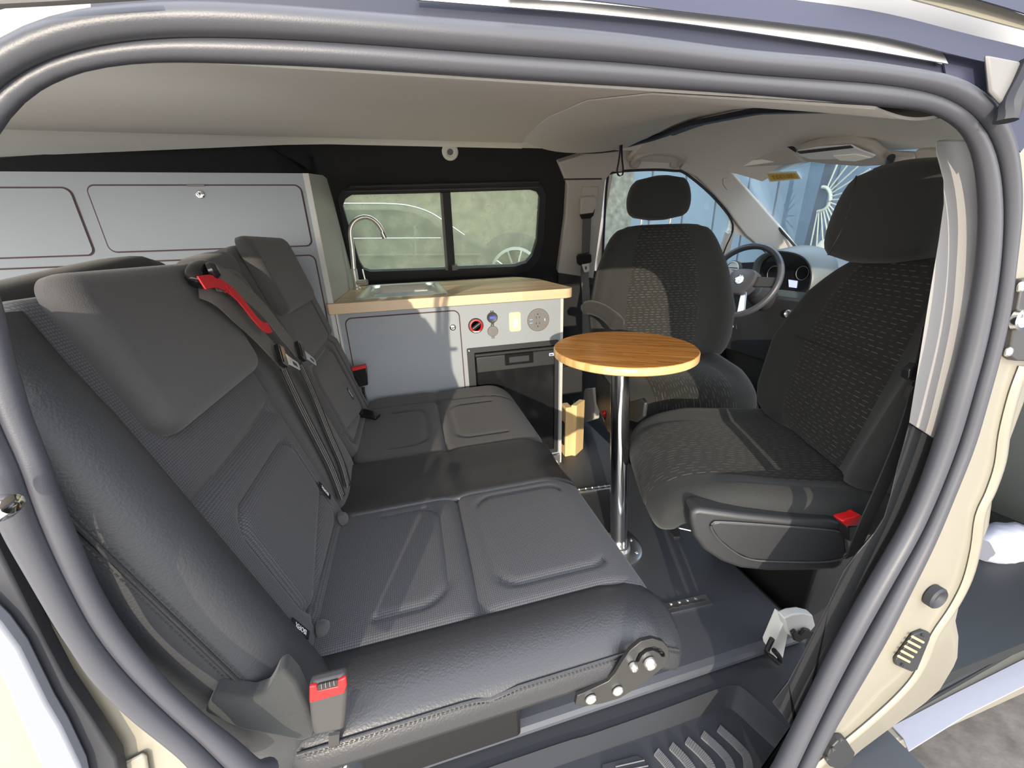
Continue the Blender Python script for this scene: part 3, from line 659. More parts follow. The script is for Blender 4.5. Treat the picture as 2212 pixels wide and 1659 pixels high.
# round rubber stop
def disc_on(px, py, pl, rx, nm, mt, par, prof): c_ = onp(px, py, pl); return mk(nm, lathe([(r * rx, z) for r, z in prof], c_, -Vector(pl[0]).normalized(), 28), mt, par)
BQ = ((0, 1, -.0700), (0, .290, 0))
rb = disc_on(2012, 1284, BQ, .021, 'rubber_stop', M['rubber_dark'], body, [(1, 0), (1.0, .010), (.85, .013), (.55, .009), (.35, .005), (.3, .007), (.0001, .008)])
cpl = [(1988, 1358), (2003, 1363), (2002, 1375), (1975, 1442), (1963, 1446), (1930, 1432), (1929, 1420), (1968, 1366)]
def pxplate(px, d0, th, nm, mt, par, bev=0): return mk(nm, prism([onp(x, y, ((0, 1, -.07), (0, .292 - d0, 0))) for x, y in px], Vector((0, -th, 0))), mt, par, bev=bev)
cp = pxplate(cpl, .001, .005, 'contact_plate', M['black_plastic'], body, .001)
for k in range(5):
    t = k / 4; cx, cy = 1978 - 30 * t, 1381 + 42 * t
    pxplate([(cx - 12, cy - 6), (cx - 8, cy - 10), (cx + 16, cy + 3), (cx + 13, cy + 7)], .007, .003, 'contact_strip', M['copper'], cp, .0008)
for x, y in ((1990, 1370), (1946, 1434)): screw('screw', onp(x, y, ((0, 1, -.0700), (0, .286, 0))), (0, -1, .1), .0028, M['darkmetal'], cp)
lk = pxplate([(1799, 1583), (1815, 1583), (1834, 1612), (1826, 1635), (1800, 1648), (1780, 1640), (1771, 1625), (1785, 1598)], .001, .012, 'latch_block', M['black_plastic'], body, .002)
for x, y in ((1815, 1597), (1798, 1618), (1785, 1638)): screw('bolt', onp(x, y, ((0, 1, -.0700), (0, .278, 0))), (0, -1, .1), .004, M['darkgrey'], lk)
sp_ = pxplate([(2188, 602), (2290, 590), (2290, 780), (2176, 776), (2160, 765), (2172, 690)], .001, .010, 'striker_plate', M['darkgrey'], body, .002)
for x, y in ((2203, 620), (2176, 760)): screw('bolt', onp(x, y, ((0, 1, -.0700), (0, .280, 0))), (0, -1, .1), .007, M['steel'], sp_)
mk('striker_socket', lathe([(.015, 0), (.015, .006), (.011, .007), (.009, .002), (.0001, .001)], onp(2196, 690, ((0, 1, -.0700), (0, .281, 0))), (0, -1, .1), 24), M['chrome'], sp_)

# left side: rear edge of the opening, weather strip, painted panel
LP = ((0, 1, -.0700), (0, .290, 0))
lb = thing('rear_pillar', 'cream painted body edge left of the rubber seal', 'car body', (-.3, .25, 0))
mk('pillar_skin', prism([onp(x, y, LP) for x, y in [(-90, 1060), (-20, 1130), (0, 1160), (60, 1260), (119, 1345), (200, 1460), (280, 1545), (400, 1640), (470, 1720), (300, 1760), (255, 1659), (200, 1560), (140, 1470), (95, 1385), (52, 1300), (0, 1190), (-90, 1100)]], (0, .02, 0)), M['body'], lb, bev=.003)
mk('quarter_panel', prism([onp(x, y, ((0, 1, -.07), (0, .300, 0))) for x, y in [(-260, 1300), (0, 1440), (45, 1540), (90, 1640), (150, 1760), (-260, 1900)]], (0, .012, 0)), mat('pale_panel', (.24, .22, .185), .5), lb)
mk('handle_recess', prism([onp(x, y, ((0, 1, -.0700), (0, .287, 0))) for x, y in [(262, 1659), (275, 1640), (310, 1622), (320, 1628), (330, 1690), (270, 1720)]], (0, -.004, 0)), M['body'], lb, bev=.002)
ds = thing('weather_strip', 'wide black rubber weather strip left of the cream body edge', 'rubber strip', (-.35, .22, 0))
mk('strip', prism([onp(x, y, ((0, 1, -.0700), (0, .272, 0))) for x, y in [(-90, 1010), (0, 1198), (50, 1300), (95, 1390), (140, 1474), (200, 1562), (250, 1640), (262, 1700), (200, 1740), (170, 1659), (130, 1570), (100, 1520), (40, 1400), (0, 1345), (-60, 1250)]], (0, .012, 0)), M['rubber_dark'], ds, bev=.002)
dp = thing('sliding_door', 'pale grey painted edge of the open sliding door with chrome handle tip, far left', 'car door', (-.4, .2, -.1))
mk('door_skin', prism([onp(x, y, ((0, 1, -.0700), (0, .260, 0))) for x, y in [(-60, 1290), (0, 1348), (40, 1402), (100, 1522), (130, 1572), (172, 1659), (190, 1740), (120, 1740), (80, 1640), (45, 1560), (0, 1460), (-60, 1360)]], (0, .01, 0)), mat('pale_sill', (.19, .20, .225), .4), dp, bev=.002)
lab(mk('handle', sweep([onp(x, y, ((0, 1, -.0700), (0, .22, 0))) for x, y in [(-80, 1108), (-20, 1103), (10, 1096), (28, 1088), (34, 1086)]], [.012, .012, .011, .008, .003], 12, flat=.7), M['chrome'], dp), 'chrome handle')

# top: rails and trims of the roof edge
TP = lambda o: ((0, 1, -.07), (0, .26 - o, 0))
def band(up, low, o, th, nm, mt, par, bev=0):
    th = .0015
    a_, b_ = resample(catmull([onp(x, y, TP(o)) for x, y in up], 4), 50), resample(catmull([onp(x, y, TP(o)) for x, y in low], 4), 50)
    n_ = len(a_); V_ = [tuple(p) for p in a_] + [tuple(p) for p in b_]; V_ += [tuple(Vector(p) + Vector((0, -th, 0))) for p in V_]
    F_ = []
    for i in range(n_ - 1):
        F_ += [(i, i + 1, n_ + i + 1, n_ + i), (2 * n_ + i + 1, 2 * n_ + i, 3 * n_ + i, 3 * n_ + i + 1), (i, 2 * n_ + i, 2 * n_ + i + 1, i + 1), (n_ + i, n_ + i + 1, 3 * n_ + i + 1, 3 * n_ + i)]
    F_ += [(0, n_, 3 * n_, 2 * n_), (n_ - 1, 3 * n_ - 1, 4 * n_ - 1, 2 * n_ - 1)]
    return mk(nm, (V_, F_), mt, par, bev=bev)
rr_t = thing('door_track', 'dark sliding door track with a bright metal strip along the roof edge', 'rail', (.3, .28, 1.15))
band([(200, -30), (500, -30), (900, -10), (1106, 18), (1456, 48), (1656, 78), (1856, 108), (1980, 128), (2060, 150), (2110, 180)], [(200, 30), (500, 18), (900, 48), (1106, 66), (1456, 98), (1656, 124), (1856, 140), (1980, 160), (2060, 182), (2110, 215)], .004, -.004, 'track_channel', M['rail_dark'], rr_t)
band([(900, -8), (1106, 0), (1281, 10), (1456, 27), (1706, 55), (1906, 82), (2006, 103), (2035, 120)], [(900, 2), (1106, 18), (1256, 30), (1456, 50), (1656, 77), (1856, 107), (1980, 128), (2044, 139)], .010, .004, 'metal_strip', M['steel'], rr_t)
band([(1100, -60), (1456, -30), (1700, 0), (1906, 30), (2106, 80), (2300, 125)], [(1100, -8), (1246, 0), (1456, 25), (1706, 54), (1906, 82), (2100, 130), (2300, 170)], .016, .01, 'track_cover', M['rail'], rr_t)
ul = thing('roof_gutter', 'cream roof gutter catching light at the top right corner', 'car body', (.4, .26, 1.2))
band([(1900, -40), (2106, 0), (2212, 36), (2330, 70)], [(1800, -40), (1966, 0), (2106, 38), (2212, 66), (2330, 95)], .020, .01, 'gutter_skin', M['body'], ul)
band([(1900, -140), (2106, -110), (2350, -60)], [(1900, -40), (2106, 0), (2350, 76)], .03, .01, 'gutter_rubber', M['rail'], ul)
lt = thing('roof_corner', 'cream painted roof corner at the top left', 'car body', (-.3, .28, 1.12))
mk('corner_skin', prism([onp(x, y, TP(.0)) for x, y in [(-300, -200), (500, -200), (320, 5), (150, 26), (65, 50), (0, 84), (-200, 250), (-420, 400)]], (0, .02, 0)), M['body'], lt)
mk('drip_rail', sweep([onp(x, y, TP(.02)) for x, y in [(-200, 60), (0, 8), (100, 3), (320, -10)]], .003, 8, flat=.5), M['grey_pl'], lt)
band([(2030, 110), (2080, 105), (2150, 120), (2212, 150), (2300, 200)], [(2040, 165), (2085, 180), (2120, 205), (2150, 240), (2200, 330)], .006, .006, 'end_bracket', M['rail'], rr_t)
mk('bracket_plate', prism([onp(x, y, TP(.016)) for x, y in [(2122, 122), (2190, 135), (2203, 146), (2185, 190), (2160, 234), (2130, 200)]], (0, -.004, 0)), M['grey_pl'], rr_t, bev=.002)
mk('drain_hose', sweep(catmull([onp(x, y, TP(.024)) for x, y in [(2230, 130), (2208, 180), (2185, 225), (2172, 262)]], 4), .009, 10), M['rubber_dark'], rr_t)
# ================================================================== kitchen unit and tall cabinet
FY = 1.5                                   # the cabinet fronts
def front(name, par, x0, x1, z0, z1, r=.018, mt='cabinet', corners=None, lock=None, piece='door'):
    cx, cz, w_, h_ = (x0 + x1) / 2, (z0 + z1) / 2, x1 - x0, z1 - z0
    d = mk(piece, prism(XZ(rr(cx, cz, w_, h_, r, 6), FY - .0035), (0, .0035, 0)), M[mt], par, smooth=False)
    mk('routed_gap', prism(XZ(rr(cx, cz, w_ + .009, h_ + .009, r + .004, 6), FY - .0008), (0, .0008, 0)), M['reveal'], d, smooth=False)
    if lock:
        k = mk('lock', lathe([(.012, 0), (.012, .002), (.010, .004), (.0075, .0045), (.007, .002), (.004, .003), (.0001, .003)], (lock[0], FY - .0035, lock[1]), (0, -1, 0), 24), M['chrome'], d)
        mk('keyway', box(lock[0] - .001, lock[0] + .001, FY - .0085, FY - .006, lock[1] - .004, lock[1] + .004), M['darkmetal'], k, smooth=False)
    return d
tcb = thing('tall_cabinet', 'tall grey cabinet behind the bench with four routed doors, white edged side', 'cabinet', (-.9, 1.7, 0))
mk('carcass', box(-1.9, -.285, FY, 1.80, 0, 1.226), M['cabinet'], tcb, smooth=False)
SPx = -.283
sp0 = [(SPx, FY - .001, 0), (SPx, 2.15, 0), (SPx, 2.15, .84), (SPx, 1.93, 1.19), (SPx, 1.86, 1.262), (SPx, 1.78, 1.262), (SPx, FY + .0, 1.226)]
mk('side_panel', prism(sp0, (.012, 0, 0)), M['cab_edge'], tcb, smooth=False)
mk('edge_strip', box(SPx - .004, SPx + .014, FY - .003, FY, .0, 1.226), M['cab_edge'], tcb, bev=.001)
front('d', tcb, -.862, -.302, 1.012, 1.190, lock=(-.584, 1.167))
front('d', tcb, -1.50, -.905, 1.006, 1.184)
front('d', tcb, -.866, -.302, .46, .978)
front('d', tcb, -1.50, -.905, .46, .972, lock=(-1.135, .935))
ct = mk('catch_plate', box(-.612, -.566, FY - .005, FY - .0035, 1.188, 1.193), M['grey_pl'], tcb)

kc = thing('kitchen_cabinet', 'low grey kitchen cabinet with a locking door, control panel and fridge bay', 'cabinet', (.17, 1.8, 0))
mk('carcass', plate(XZ([(-.268, 0), (.592, 0), (.592, .780), (-.268, .780)], FY), [XZ([(.215, .06), (.578, .06), (.578, .592), (.215, .592)], FY)], (0, .02, 0)), M['cabinet'], kc, smooth=False)
mk('carcass_body', box(-.268, .19, FY + .02, 2.15, 0, .78), M['cabinet'], kc, smooth=False)
mk('end_panel', box(.592, .604, FY - .001, 2.12, 0.0, .781), M['cab_edge'], kc, smooth=False)
mk('edge_strip', box(-.272, -.262, FY - .003, FY + .01, 0, .781), M['cab_edge'], kc, smooth=False)
front('d', kc, -.240, .170, .20, .757, r=.022, lock=(.143, .695))

wt = thing('worktop', 'pale laminated wood worktop with rounded front corners holding the sink', 'worktop', (.18, 1.8, .78))
wo = [(-.272, 2.16), (-.272, 1.485), (-.285, 1.478), (-.28, 1.474)] + [(.60, 1.474)] + [(.60 + .045 * math.sin(a), 1.519 - .045 * math.cos(a)) for a in [i * PI / 12 for i in range(1, 7)]] + [(.645, 1.95), (.60, 2.10), (.56, 2.16)]
wo = [(-.270, 2.16), (-.270, 1.50), (-.290, 1.499), (-.290, 1.482), (-.284, 1.474)] + wo[4:]
SX0, SX1, SY0, SY1 = -.200, .140, 1.535, 2.09
hole_s = [(x, y) for x, y in rr((SX0 + SX1) / 2, (SY0 + SY1) / 2, SX1 - SX0 - .02, SY1 - SY0 - .02, .04)]
mk('worktop_board', plate(XY(wo, .780), [XY(hole_s, .780)], (0, 0, .037)), M['counter'], wt, smooth=False, bev=.002)
sk = thing('sink', 'small brushed steel sink set into the wooden worktop', 'sink', (-.03, 1.78, .66))
def ringz(w_, h_, r, z, cx=(SX0 + SX1) / 2, cy=(SY0 + SY1) / 2, n=6): return [Vector((x, y, z)) for x, y in rr(cx, cy, w_, h_, r, n)]
W_, H_ = SX1 - SX0, SY1 - SY0
mk('basin', (lambda v: (v[0], v[1][:-2] + [v[1][-1]]))(loft([ringz(W_ + .006, H_ + .006, .03, .8172), ringz(W_, H_, .03, .822), ringz(W_ - .022, H_ - .022, .028, .8225), ringz(W_ - .04, H_ - .045, .04, .819), ringz(W_ - .055, H_ - .06, .045, .808), ringz(W_ - .075, H_ - .08, .05, .70), ringz(W_ - .11, H_ - .12, .05, .682)])), M['steel'], sk, recalc=False)
mk('drain', lathe([(.032, 0), (.032, .002), (.024, .003), (.02, -.001), (.0001, -.001)], (-.03, 1.78, .6822), (0, 0, 1)), M['chrome'], sk)
fc = thing('faucet', 'tall brushed gooseneck tap with a side lever behind the sink', 'tap', (-.248, 1.98, .817))
fx, fy = -.245, 1.975
def FP(px, py): return on(px, py, Y=fy)
fb = on(770, 616, Y=fy)
mk('base', lathe([(.020, 0), (.020, .004), (.016, .007), (.0145, .010), (.0145, .085), (.013, .09)], (fb.x, fy, .8172), (0, 0, 1)), M['steel'], fc)
sp_pts = [FP(768, 585), FP(761, 540), FP(757, 505), FP(760, 487), FP(770, 475), FP(786, 469), FP(802, 472), FP(816, 483), FP(825, 497), FP(829, 507)]
sp_pts[0].x = fb.x
mk('spout', sweep([(fb.x, fy, .89)] + catmull(sp_pts, 6), .0105, 14, up=(0, 1, 0)), M['steel'], fc)
mk('nozzle', sweep([FP(826, 502), FP(832, 515)], .0125, 14, up=(0, 1, 0)), M['chrome'], fc)
mk('valve', sweep([(fb.x + .005, fy - .005, .845), (fb.x + .052, fy - .02, .848)], .0125, 14), M['steel'], fc)
mk('lever', sweep([(fb.x + .044, fy - .018, .852), (fb.x + .040, fy - .02, .905)], .0038, 10), M['steel'], fc)

# control fittings on the grey panel
def disc(nm, x, z, prof, mt, par, n=28, y=FY): return mk(nm, lathe(prof, (x, y, z), (0, -1, 0), n), mt, par)
bs = thing('battery_switch', 'round battery switch with a red ring and black knob, leftmost on the panel', 'switch', (.234, FY, .694))
disc('switch_body', .234, .694, [(.030, 0), (.030, .006), (.027, .009)], M['darkgrey'], bs)
disc('red_ring', .234, .694, [(.026, .009), (.026, .0105), (.020, .0115), (.019, .009)], M['red'], bs)
mk('knob', sweep([(.219, FY - .016, .684), (.249, FY - .016, .704)], .0075, 10, flat=1.1), M['darkmetal'], bs)
mk('lock_plate', prism([(x, FY - .0115, z) for x, z in [(.217, .676), (.226, .669), (.242, .669), (.250, .675), (.243, .673), (.226, .674)]], (0, -.002, 0)), M['white'], bs)
vm = thing('volt_meter', 'small round dark socket with a glowing blue voltage display, upper of two', 'meter', (.302, FY, .722))
disc('socket_ring', .302, .721, [(.0215, 0), (.0215, .004), (.019, .006), (.017, .005)], M['darkgrey'], vm)
disc('display_face', .302, .721, [(.017, .0045), (.0001, .0046)], M['grey_pl'], vm)
mk('digits', box(.291, .313, FY - .0062, FY - .005, .717, .725), M['blue_led'], vm, smooth=False)
mk('clip', box(.2965, .3075, FY - .004, FY, .693, .702), M['darkgrey'], vm, bev=.001)
for dx in (-.004, .004): mk('clip', box(.302 + dx - .002, .302 + dx + .002, FY - .003, FY, .741, .748), M['darkgrey'], vm)
ss = thing('power_socket', 'small round capped power socket under the blue voltage display', 'socket', (.301, FY, .668))
disc('socket_cap', .301, .666, [(.0215, 0), (.0215, .005), (.020, .0075), (.0001, .008)], M['grey_pl'], ss)
mk('clip', box(.295, .307, FY - .005, FY, .636, .646), M['grey_pl'], ss, bev=.001)
for dx in (-.004, .004): mk('clip', box(.301 + dx - .002, .301 + dx + .002, FY - .003, FY, .686, .693), M['darkgrey'], ss)
lsw = thing('light_switch', 'ivory rocker light switch plate on the grey panel', 'switch', (.396, FY, .694))
mk('switch_plate', prism(XZ(rr(.395, .696, .050, .080, .010), FY), (0, -.005, 0)), M['ivory'], lsw, bev=.002)
mk('rocker_frame', prism(XZ(rr(.396, .692, .026, .040, .004), FY - .005), (0, -.002, 0)), M['ivory'], lsw, bev=.0006)
mk('rocker', prism([(.3865, FY - .007, .675), (.4055, FY - .007, .675), (.4055, FY - .009, .710), (.3865, FY - .009, .710)], (0, -.003, 0)), M['white'], lsw, bev=.001)
ol = thing('power_outlet', 'round grey double power outlet with two blue charging ports', 'outlet', (.494, FY, .696))
disc('outlet_plate', .494, .696, [(.047, 0), (.047, .004), (.045, .006), (.0001, .006)], M['grey_pl'], ol, 40)
for zz in (.712, .680):
    rcp = mk('receptacle', prism(XZ(rr(.490, zz, .027, .026, .003), FY - .006), (0, -.0015, 0)), M['grey_pl'], ol, bev=.0004)
    s_ = 1 if zz > .69 else -1
    for dx in (-.006, .007): mk('slot', box(.490 + dx - .0012, .490 + dx + .0012, FY - .0081, FY - .0074, zz - s_ * .004 - .004, zz - s_ * .004 + .004), M['darkmetal'], rcp, smooth=False)
    mk('slot', box(.488, .493, FY - .0081, FY - .0074, zz + s_ * .0085 - .002, zz + s_ * .0085 + .002), M['darkmetal'], rcp, smooth=False)
for zz in (.700, .686): mk('charging_port', box(.456, .468, FY - .0068, FY - .0058, zz - .0016, zz + .0016), M['usb_blue'], ol, smooth=False)
mk('indicator', box(.520, .5225, FY - .0068, FY - .0058, .691, .701), M['white'], ol, smooth=False)

fr = thing('fridge', 'black compact fridge with recessed handle built in under the control panel', 'fridge', (.39, 1.7, .06))
mk('bezel', plate(XZ(rr(.387, .335, .392, .540, .006), FY - .001), [XZ(rr(.392, .335, .345, .500, .004), FY - .001)], (0, -.008, 0)), M['black_plastic'], fr, bev=.002)
mk('fridge_box', box(.205, .575, FY + .012, 1.95, .07, .59), M['gloss_black'], fr)
dr = mk('door', prism(XZ(rr(.395, .30, .335, .464, .006), FY - .006), (0, .016, 0)), M['gloss_black'], fr, bev=.003)
mk('door_top', prism(XZ([(.226, .500), (.562, .500), (.562, .566), (.226, .566)], FY - .014), (0, .02, 0)), M['black_plastic'], dr, bev=.003)
mk('hood_lip', sweep([(.222, FY - .014, .575), (.566, FY - .014, .575)], .010, 10, flat=.7), M['black_plastic'], dr)
hh = mk('handle', plate(XZ(rr(.404, .544, .122, .046, .003), FY - .014), [XZ(rr(.404, .542, .088, .026, .003), FY - .014)], (0, -.006, 0)), M['gloss_black'], dr, bev=.001)
mk('handle_cup', box(.362, .446, FY - .0145, FY - .014, .530, .554), M['rubber_dark'], hh, smooth=False)
bdg = mk('badge', box(.537, .566, FY - .0165, FY - .014, .541, .553), M['label'], dr, smooth=False)
mk('badge_mark', box(.540, .553, FY - .0172, FY - .0165, .543, .549), M['blue'], bdg, smooth=False)
screw('screw', (.199, FY - .009, .596), (0, -1, 0), .004, M['chrome'], fr)
mk('kick_plate', prism([(.48, FY - .02, .0), (.590, FY - .02, .0), (.590, FY - .02, .055), (.48, FY - .02, .055)], (0, .01, 0)), M['alu'], kc, bev=.001)
screw('screw', (.575, FY - .021, .02), (0, -1, 0), .004, M['steel'], kc)

# timber block and bits behind it
wb = thing('timber_bracket', 'pine timber corner block screwed to the cabinet end beside the fridge', 'wood block', (.70, 1.56, 0))
bx = [on(1217, 985, Z=0), on(1258, 962, Z=0)]
mk('timber_board', prism([(.668, 1.545, 0), (.735, 1.60, 0), (.757, 1.585, 0), (.690, 1.530, 0)], (0, 0, .27)), M['pine'], wb, bev=.002)
mk('timber_board', box(.640, .672, 1.54, 1.60, 0, .262), M['pine'], wb, bev=.002)
mk('notch', box(.6335, .640, 1.55, 1.575, .06, .18), M['darkmetal'], wb, smooth=False)
lv = struct(mk('trim_4', prism([onp(x, y, ((1, 0, 0), (.86, 0, 0))) for x, y in [(1262, 840), (1280, 838), (1286, 880), (1284, 905), (1262, 912), (1258, 870)]], (.03, 0, 0)), M['beige_pl'], bev=.006), 'beige plastic foot of the driver-side pillar near the floor')
jb = thing('junction_box', 'black junction box low behind the fridge end panel', 'box', (.72, 1.72, .25))
mk('box_shell', box(.66, .80, 1.70, 2.19, .26, .42), M['darkmetal'], jb, bev=.006)
mk('box_lid', box(.67, .79, 1.69, 1.70, .27, .41), M['black_plastic'], jb, bev=.003)

# ================================================================== round table
TX, TY = .558, .912
tb = thing('round_table', 'small round bamboo table on a chrome post', 'table', (TX, TY, 0))
tcx = on(1355, 755, Z=.705)
TCX, TCY, TR, TZ = .556, .930, .194, .716
mk('table_top', lathe([(.0001, 0), (TR - .004, 0), (TR, .003), (TR, .019), (TR - .002, .0215)], (TCX, TCY, TZ - .022), (0, 0, 1), 72), M['bamboo_edge'], tb, ang=50)
mk('top_face', lathe([(TR - .002, 0), (TR - .003, .0012), (.0001, .0012)], (TCX, TCY, TZ - .0006), (0, 0, 1), 72), M['bamboo'], tb, ang=50)
bse = Vector((.590, .925, 0))
mk('post', sweep([(.587, .925, .004), (.545, .925, TZ - .02)], .0275, 32), M['chrome'], tb)
fl2 = mk('floor_flange', lathe([(.075, 0), (.075, .003), (.070, .006), (.036, .007), (.034, .02), (.029, .022)], (.590, .925, .001), (0, 0, 1), 40), M['alu'], tb)
for k in range(6):
    a = k * PI / 3 + .3; screw('screw', (.590 + .058 * math.cos(a), .925 + .058 * math.sin(a), .006), (0, 0, 1), .0055, M['steel'], fl2)
mk('top_socket', lathe([(.032, -.05), (.034, -.02), (.06, -.004), (.062, 0)], (.545, .925, TZ - .022), (0, 0, 1), 32), M['alu'], tb)
# pinstriped staves on the table edge come from the wood material; floor tracks
def track(nm_label, a, b, w_, n):
    t_ = thing('floor_track', nm_label, 'track', (a[0], a[1], 0), 'metal tracks in the van floor'); A, B = Vector((*a, 0)), Vector((*b, 0)); u = (B - A).normalized(); v = Vector((-u.y, u.x, 0)); L_ = (B - A).length
    q = [A - v * w_ / 2, B - v * w_ / 2, B + v * w_ / 2, A + v * w_ / 2]
    mk('track_plate', prism([p + Vector((0, 0, .0005)) for p in q], (0, 0, .003)), M['alu'], t_, smooth=False)
    pts = []
    for i in range(n * 2 + 1):
        s = L_ * (.03 + .94 * i / (2 * n)); hw = .0050 if i % 2 else .0018; pts.append((s, hw))
    poly = [A + u * s + v * h_ for s, h_ in pts] + [A + u * s - v * h_ for s, h_ in reversed(pts)]
    mk('track_slot', prism([p + Vector((0, 0, .0035)) for p in poly], (0, 0, .0008)), M['copper'] if False else M['darkgrey'], t_, smooth=False)
    for i in range(n): mk('slot_tooth', lathe([(.0045, 0), (.003, .004), (.0001, .0045)], A + u * L_ * (.03 + .94 * (i + .0) / n) + v * .010 + Vector((0, 0, .003)), (0, 0, 1), 8), M['steel'], t_)
    return t_
track('bright metal floor track strip between the bench front and the passenger seat', (.40, .690), (.738, .672), .032, 12)
track('metal floor track strip half hidden behind the chrome table post', (.50, 1.268), (.775, 1.245), .026, 9)
# ================================================================== rear bench
bn = thing('rear_bench', 'three-place charcoal fabric rear bench with leather bolsters, facing forward', 'bench seat', (0, .9, 0))
BZ = .452
def seg_line(u0, v0, u1, v1):
    L_ = math.hypot(u1 - u0, v1 - v0)
    def f(u, v):
        t = max(0, min(1, ((u - u0) * (u1 - u0) + (v - v0) * (v1 - v0)) / L_ ** 2)); return math.hypot(u - u0 - t * (u1 - u0), v - v0 - t * (v1 - v0))
    return f
def rrline(cu, cv, hw, hh, r): return lambda u, v: sdrr(u, v, cu, cv, hw, hh, r)
def openrr(cu, cv, hw, hh, r, side, cut):
    def f(u, v):
        d = abs(sdrr(u, v, cu, cv, hw, hh, r))
        return d if side(u, v) else .1
    return f
rollf = lambda x: -.055 * max(0, (x - .27) / .10) ** 2.2
def front_drop(u, v): return -.045 * max(0, min(1, (u - .25) / .11)) ** 2 - .006 * math.exp(-((u - .045) / .02) ** 2)
def cushion(nm, y0, y1, mt, gro, par=bn, top=BZ, x0=-.215, x1=.352, R=.03, r=.018, crown=.006, bot=.375, extra=front_drop):
    (V, Fc), UV = pad(x0, x1, y0, y1, top, bot, R, r, gro, crown, .005, extra)
    return mk(nm, (V, Fc), mt, par, uv=UV, ang=60)
gN = [(seg_line(.050, .40, .045, .80), .006, .011),
      (openrr(.19, .607, .105, .125, .04, lambda u, v: u < .285, 0), .005, .007),
      (openrr(-.10, .607, .105, .125, .05, lambda u, v: u > -.12, 0), .005, .007)]
sN = cushion('seat_cushion', .440, .765, M['meshf'], gN, R=.012)
gF = [(seg_line(.045, .95, .050, 1.36), .006, .011), (openrr(.19, 1.16, .105, .125, .04, lambda u, v: u < .24, 0), .005, .007),
      (openrr(-.10, 1.16, .10, .125, .05, lambda u, v: u > -.12, 0), .005, .007), (lambda u, v: v - 1.345 + .03 * max(0, u - .2) / .15, .004, .006)]
sF = cushion('seat_cushion', .975, 1.475, M['fabric'], gF, R=.07, r=.022)
sC = cushion('seat_cushion', .757, .985, M['leather'], [], R=.012, top=BZ - .004, crown=.003, r=.014, extra=lambda u, v: front_drop(u, v) - .006 * math.cos((v - .87) / .11 * PI)); lab(sC, 'black leather middle strip of the bench seat')
# leather bolster at the door side
ringsB = []
for i, x in enumerate([-.222, -.215, -.19, -.12, -.02, .08, .18, .25, .30, .335, .352, .360]):
    k = {0: .55, 1: .8, 10: .82, 11: .5}.get(i, 1.0); zt_ = BZ + front_drop(x, .5)
    pr = [(.452, zt_ - .022), (.446, zt_ - .004), (.425, zt_ + .001), (.400, zt_ - .001), (.375, zt_ - .010), (.356, zt_ - .020), (.346, zt_ - .030), (.340, zt_ - .042), (.336, zt_ - .055), (.338, zt_ - .066), (.35, .378), (.40, .374), (.452, .376)]
    cy_, cz_ = .40, .41; ringsB.append([Vector((x, cy_ + (y - cy_) * k, cz_ + (z - cz_) * k)) for y, z in pr])
blst = mk('seat_bolster', loft(ringsB), M['leather'], bn, ang=70); lab(blst, 'smooth black leather bolster along the door side')
pp = [(x, .3455, BZ + front_drop(x, .5) - .029) for x in [-.2 + .02 * i for i in range(28)]]
mk('piping', sweep(pp, .0022, 8), M['leather'], blst)
def stitches(path, step, ln, r, mt, par):
    P_ = [Vector(p) for p in path]; out = []; acc = 0
    for a_, b_ in zip(P_, P_[1:]):
        L_ = (b_ - a_).length; t = (b_ - a_).normalized()
        while acc < L_:
            out.append(sweep([a_ + t * acc, a_ + t * (acc + ln)], r, 4)); acc += step
        acc -= L_
    s_ = mk('stitching', join(*out), mt, par, smooth=False); s_['kind'] = 'stuff'; return s_
stitches([(x, y - .0035, z - .004) for x, y, z in pp], .006, .0038, .0007, M['thread'], blst)
# backrest : local (u = Y, v = up the back, w = towards the seat)
lean = .29; ev = Vector((-lean, 0, 1)).normalized(); ew = Vector((1, 0, lean)).normalized()
BM = frame(Vector((-.2, 0, .45)), (0, 1, 0), ev, ew); VL = 1 / math.cos(math.atan(lean))
def V_(z): return (z - .45) * VL
def bpad(nm, y0, y1, z0, z1, mt, gro=(), top=0, bot=-.09, R=.03, r=.016, crown=.003, extra=None, par=bn, res=.005):
    (Vv, Fc), UV = pad(y0, y1, V_(z0), V_(z1), top, bot, R, r, gro, crown, res, extra)
    return mk(nm, xf((Vv, Fc), BM), mt, par, uv=UV, ang=60)
def vz(f): return lambda u, v: f(u, v / VL + .45)
gb = [(vz(seg_line(.44, .712, .76, .722)), .013, .018), (vz(openrr(.625, .565, .125, .100, .035, lambda u, v: True, 0)), .006, .012), (vz(seg_line(.50, .462, .745, .535)), .006, .010)]
b1 = bpad('backrest_panel', .44, .785, .425, .968, M['meshf'], gb, R=.03)
hp1 = bpad('head_pad', .478, .772, .795, .982, M['fabric'], top=.030, bot=0.0, R=.030, r=.022, par=b1)
gb2 = [(vz(seg_line(1.02, .722, 1.46, .716)), .010, .012), (vz(openrr(1.185, .585, .135, .115, .035, lambda u, v: True, 0)), .006, .012), (vz(seg_line(1.03, .525, 1.30, .475)), .004, .007), (lambda u, v: u - 1.375, .004, .010)]
b3 = bpad('backrest_panel', 1.015, 1.475, .425, 1.020, M['fabric'], gb2, R=.075, r=.028)
hp2 = bpad('head_pad', 1.03, 1.365, .845, 1.030, M['fabric'], top=.030, bot=0.0, R=.035, r=.022, par=b3)
b2 = bpad('backrest_panel', .785, 1.012, .42, .975, M['fabric'], [(vz(seg_line(.80, .55, .80, .9)), .003, .003)], R=.05, r=.022, top=-.004)
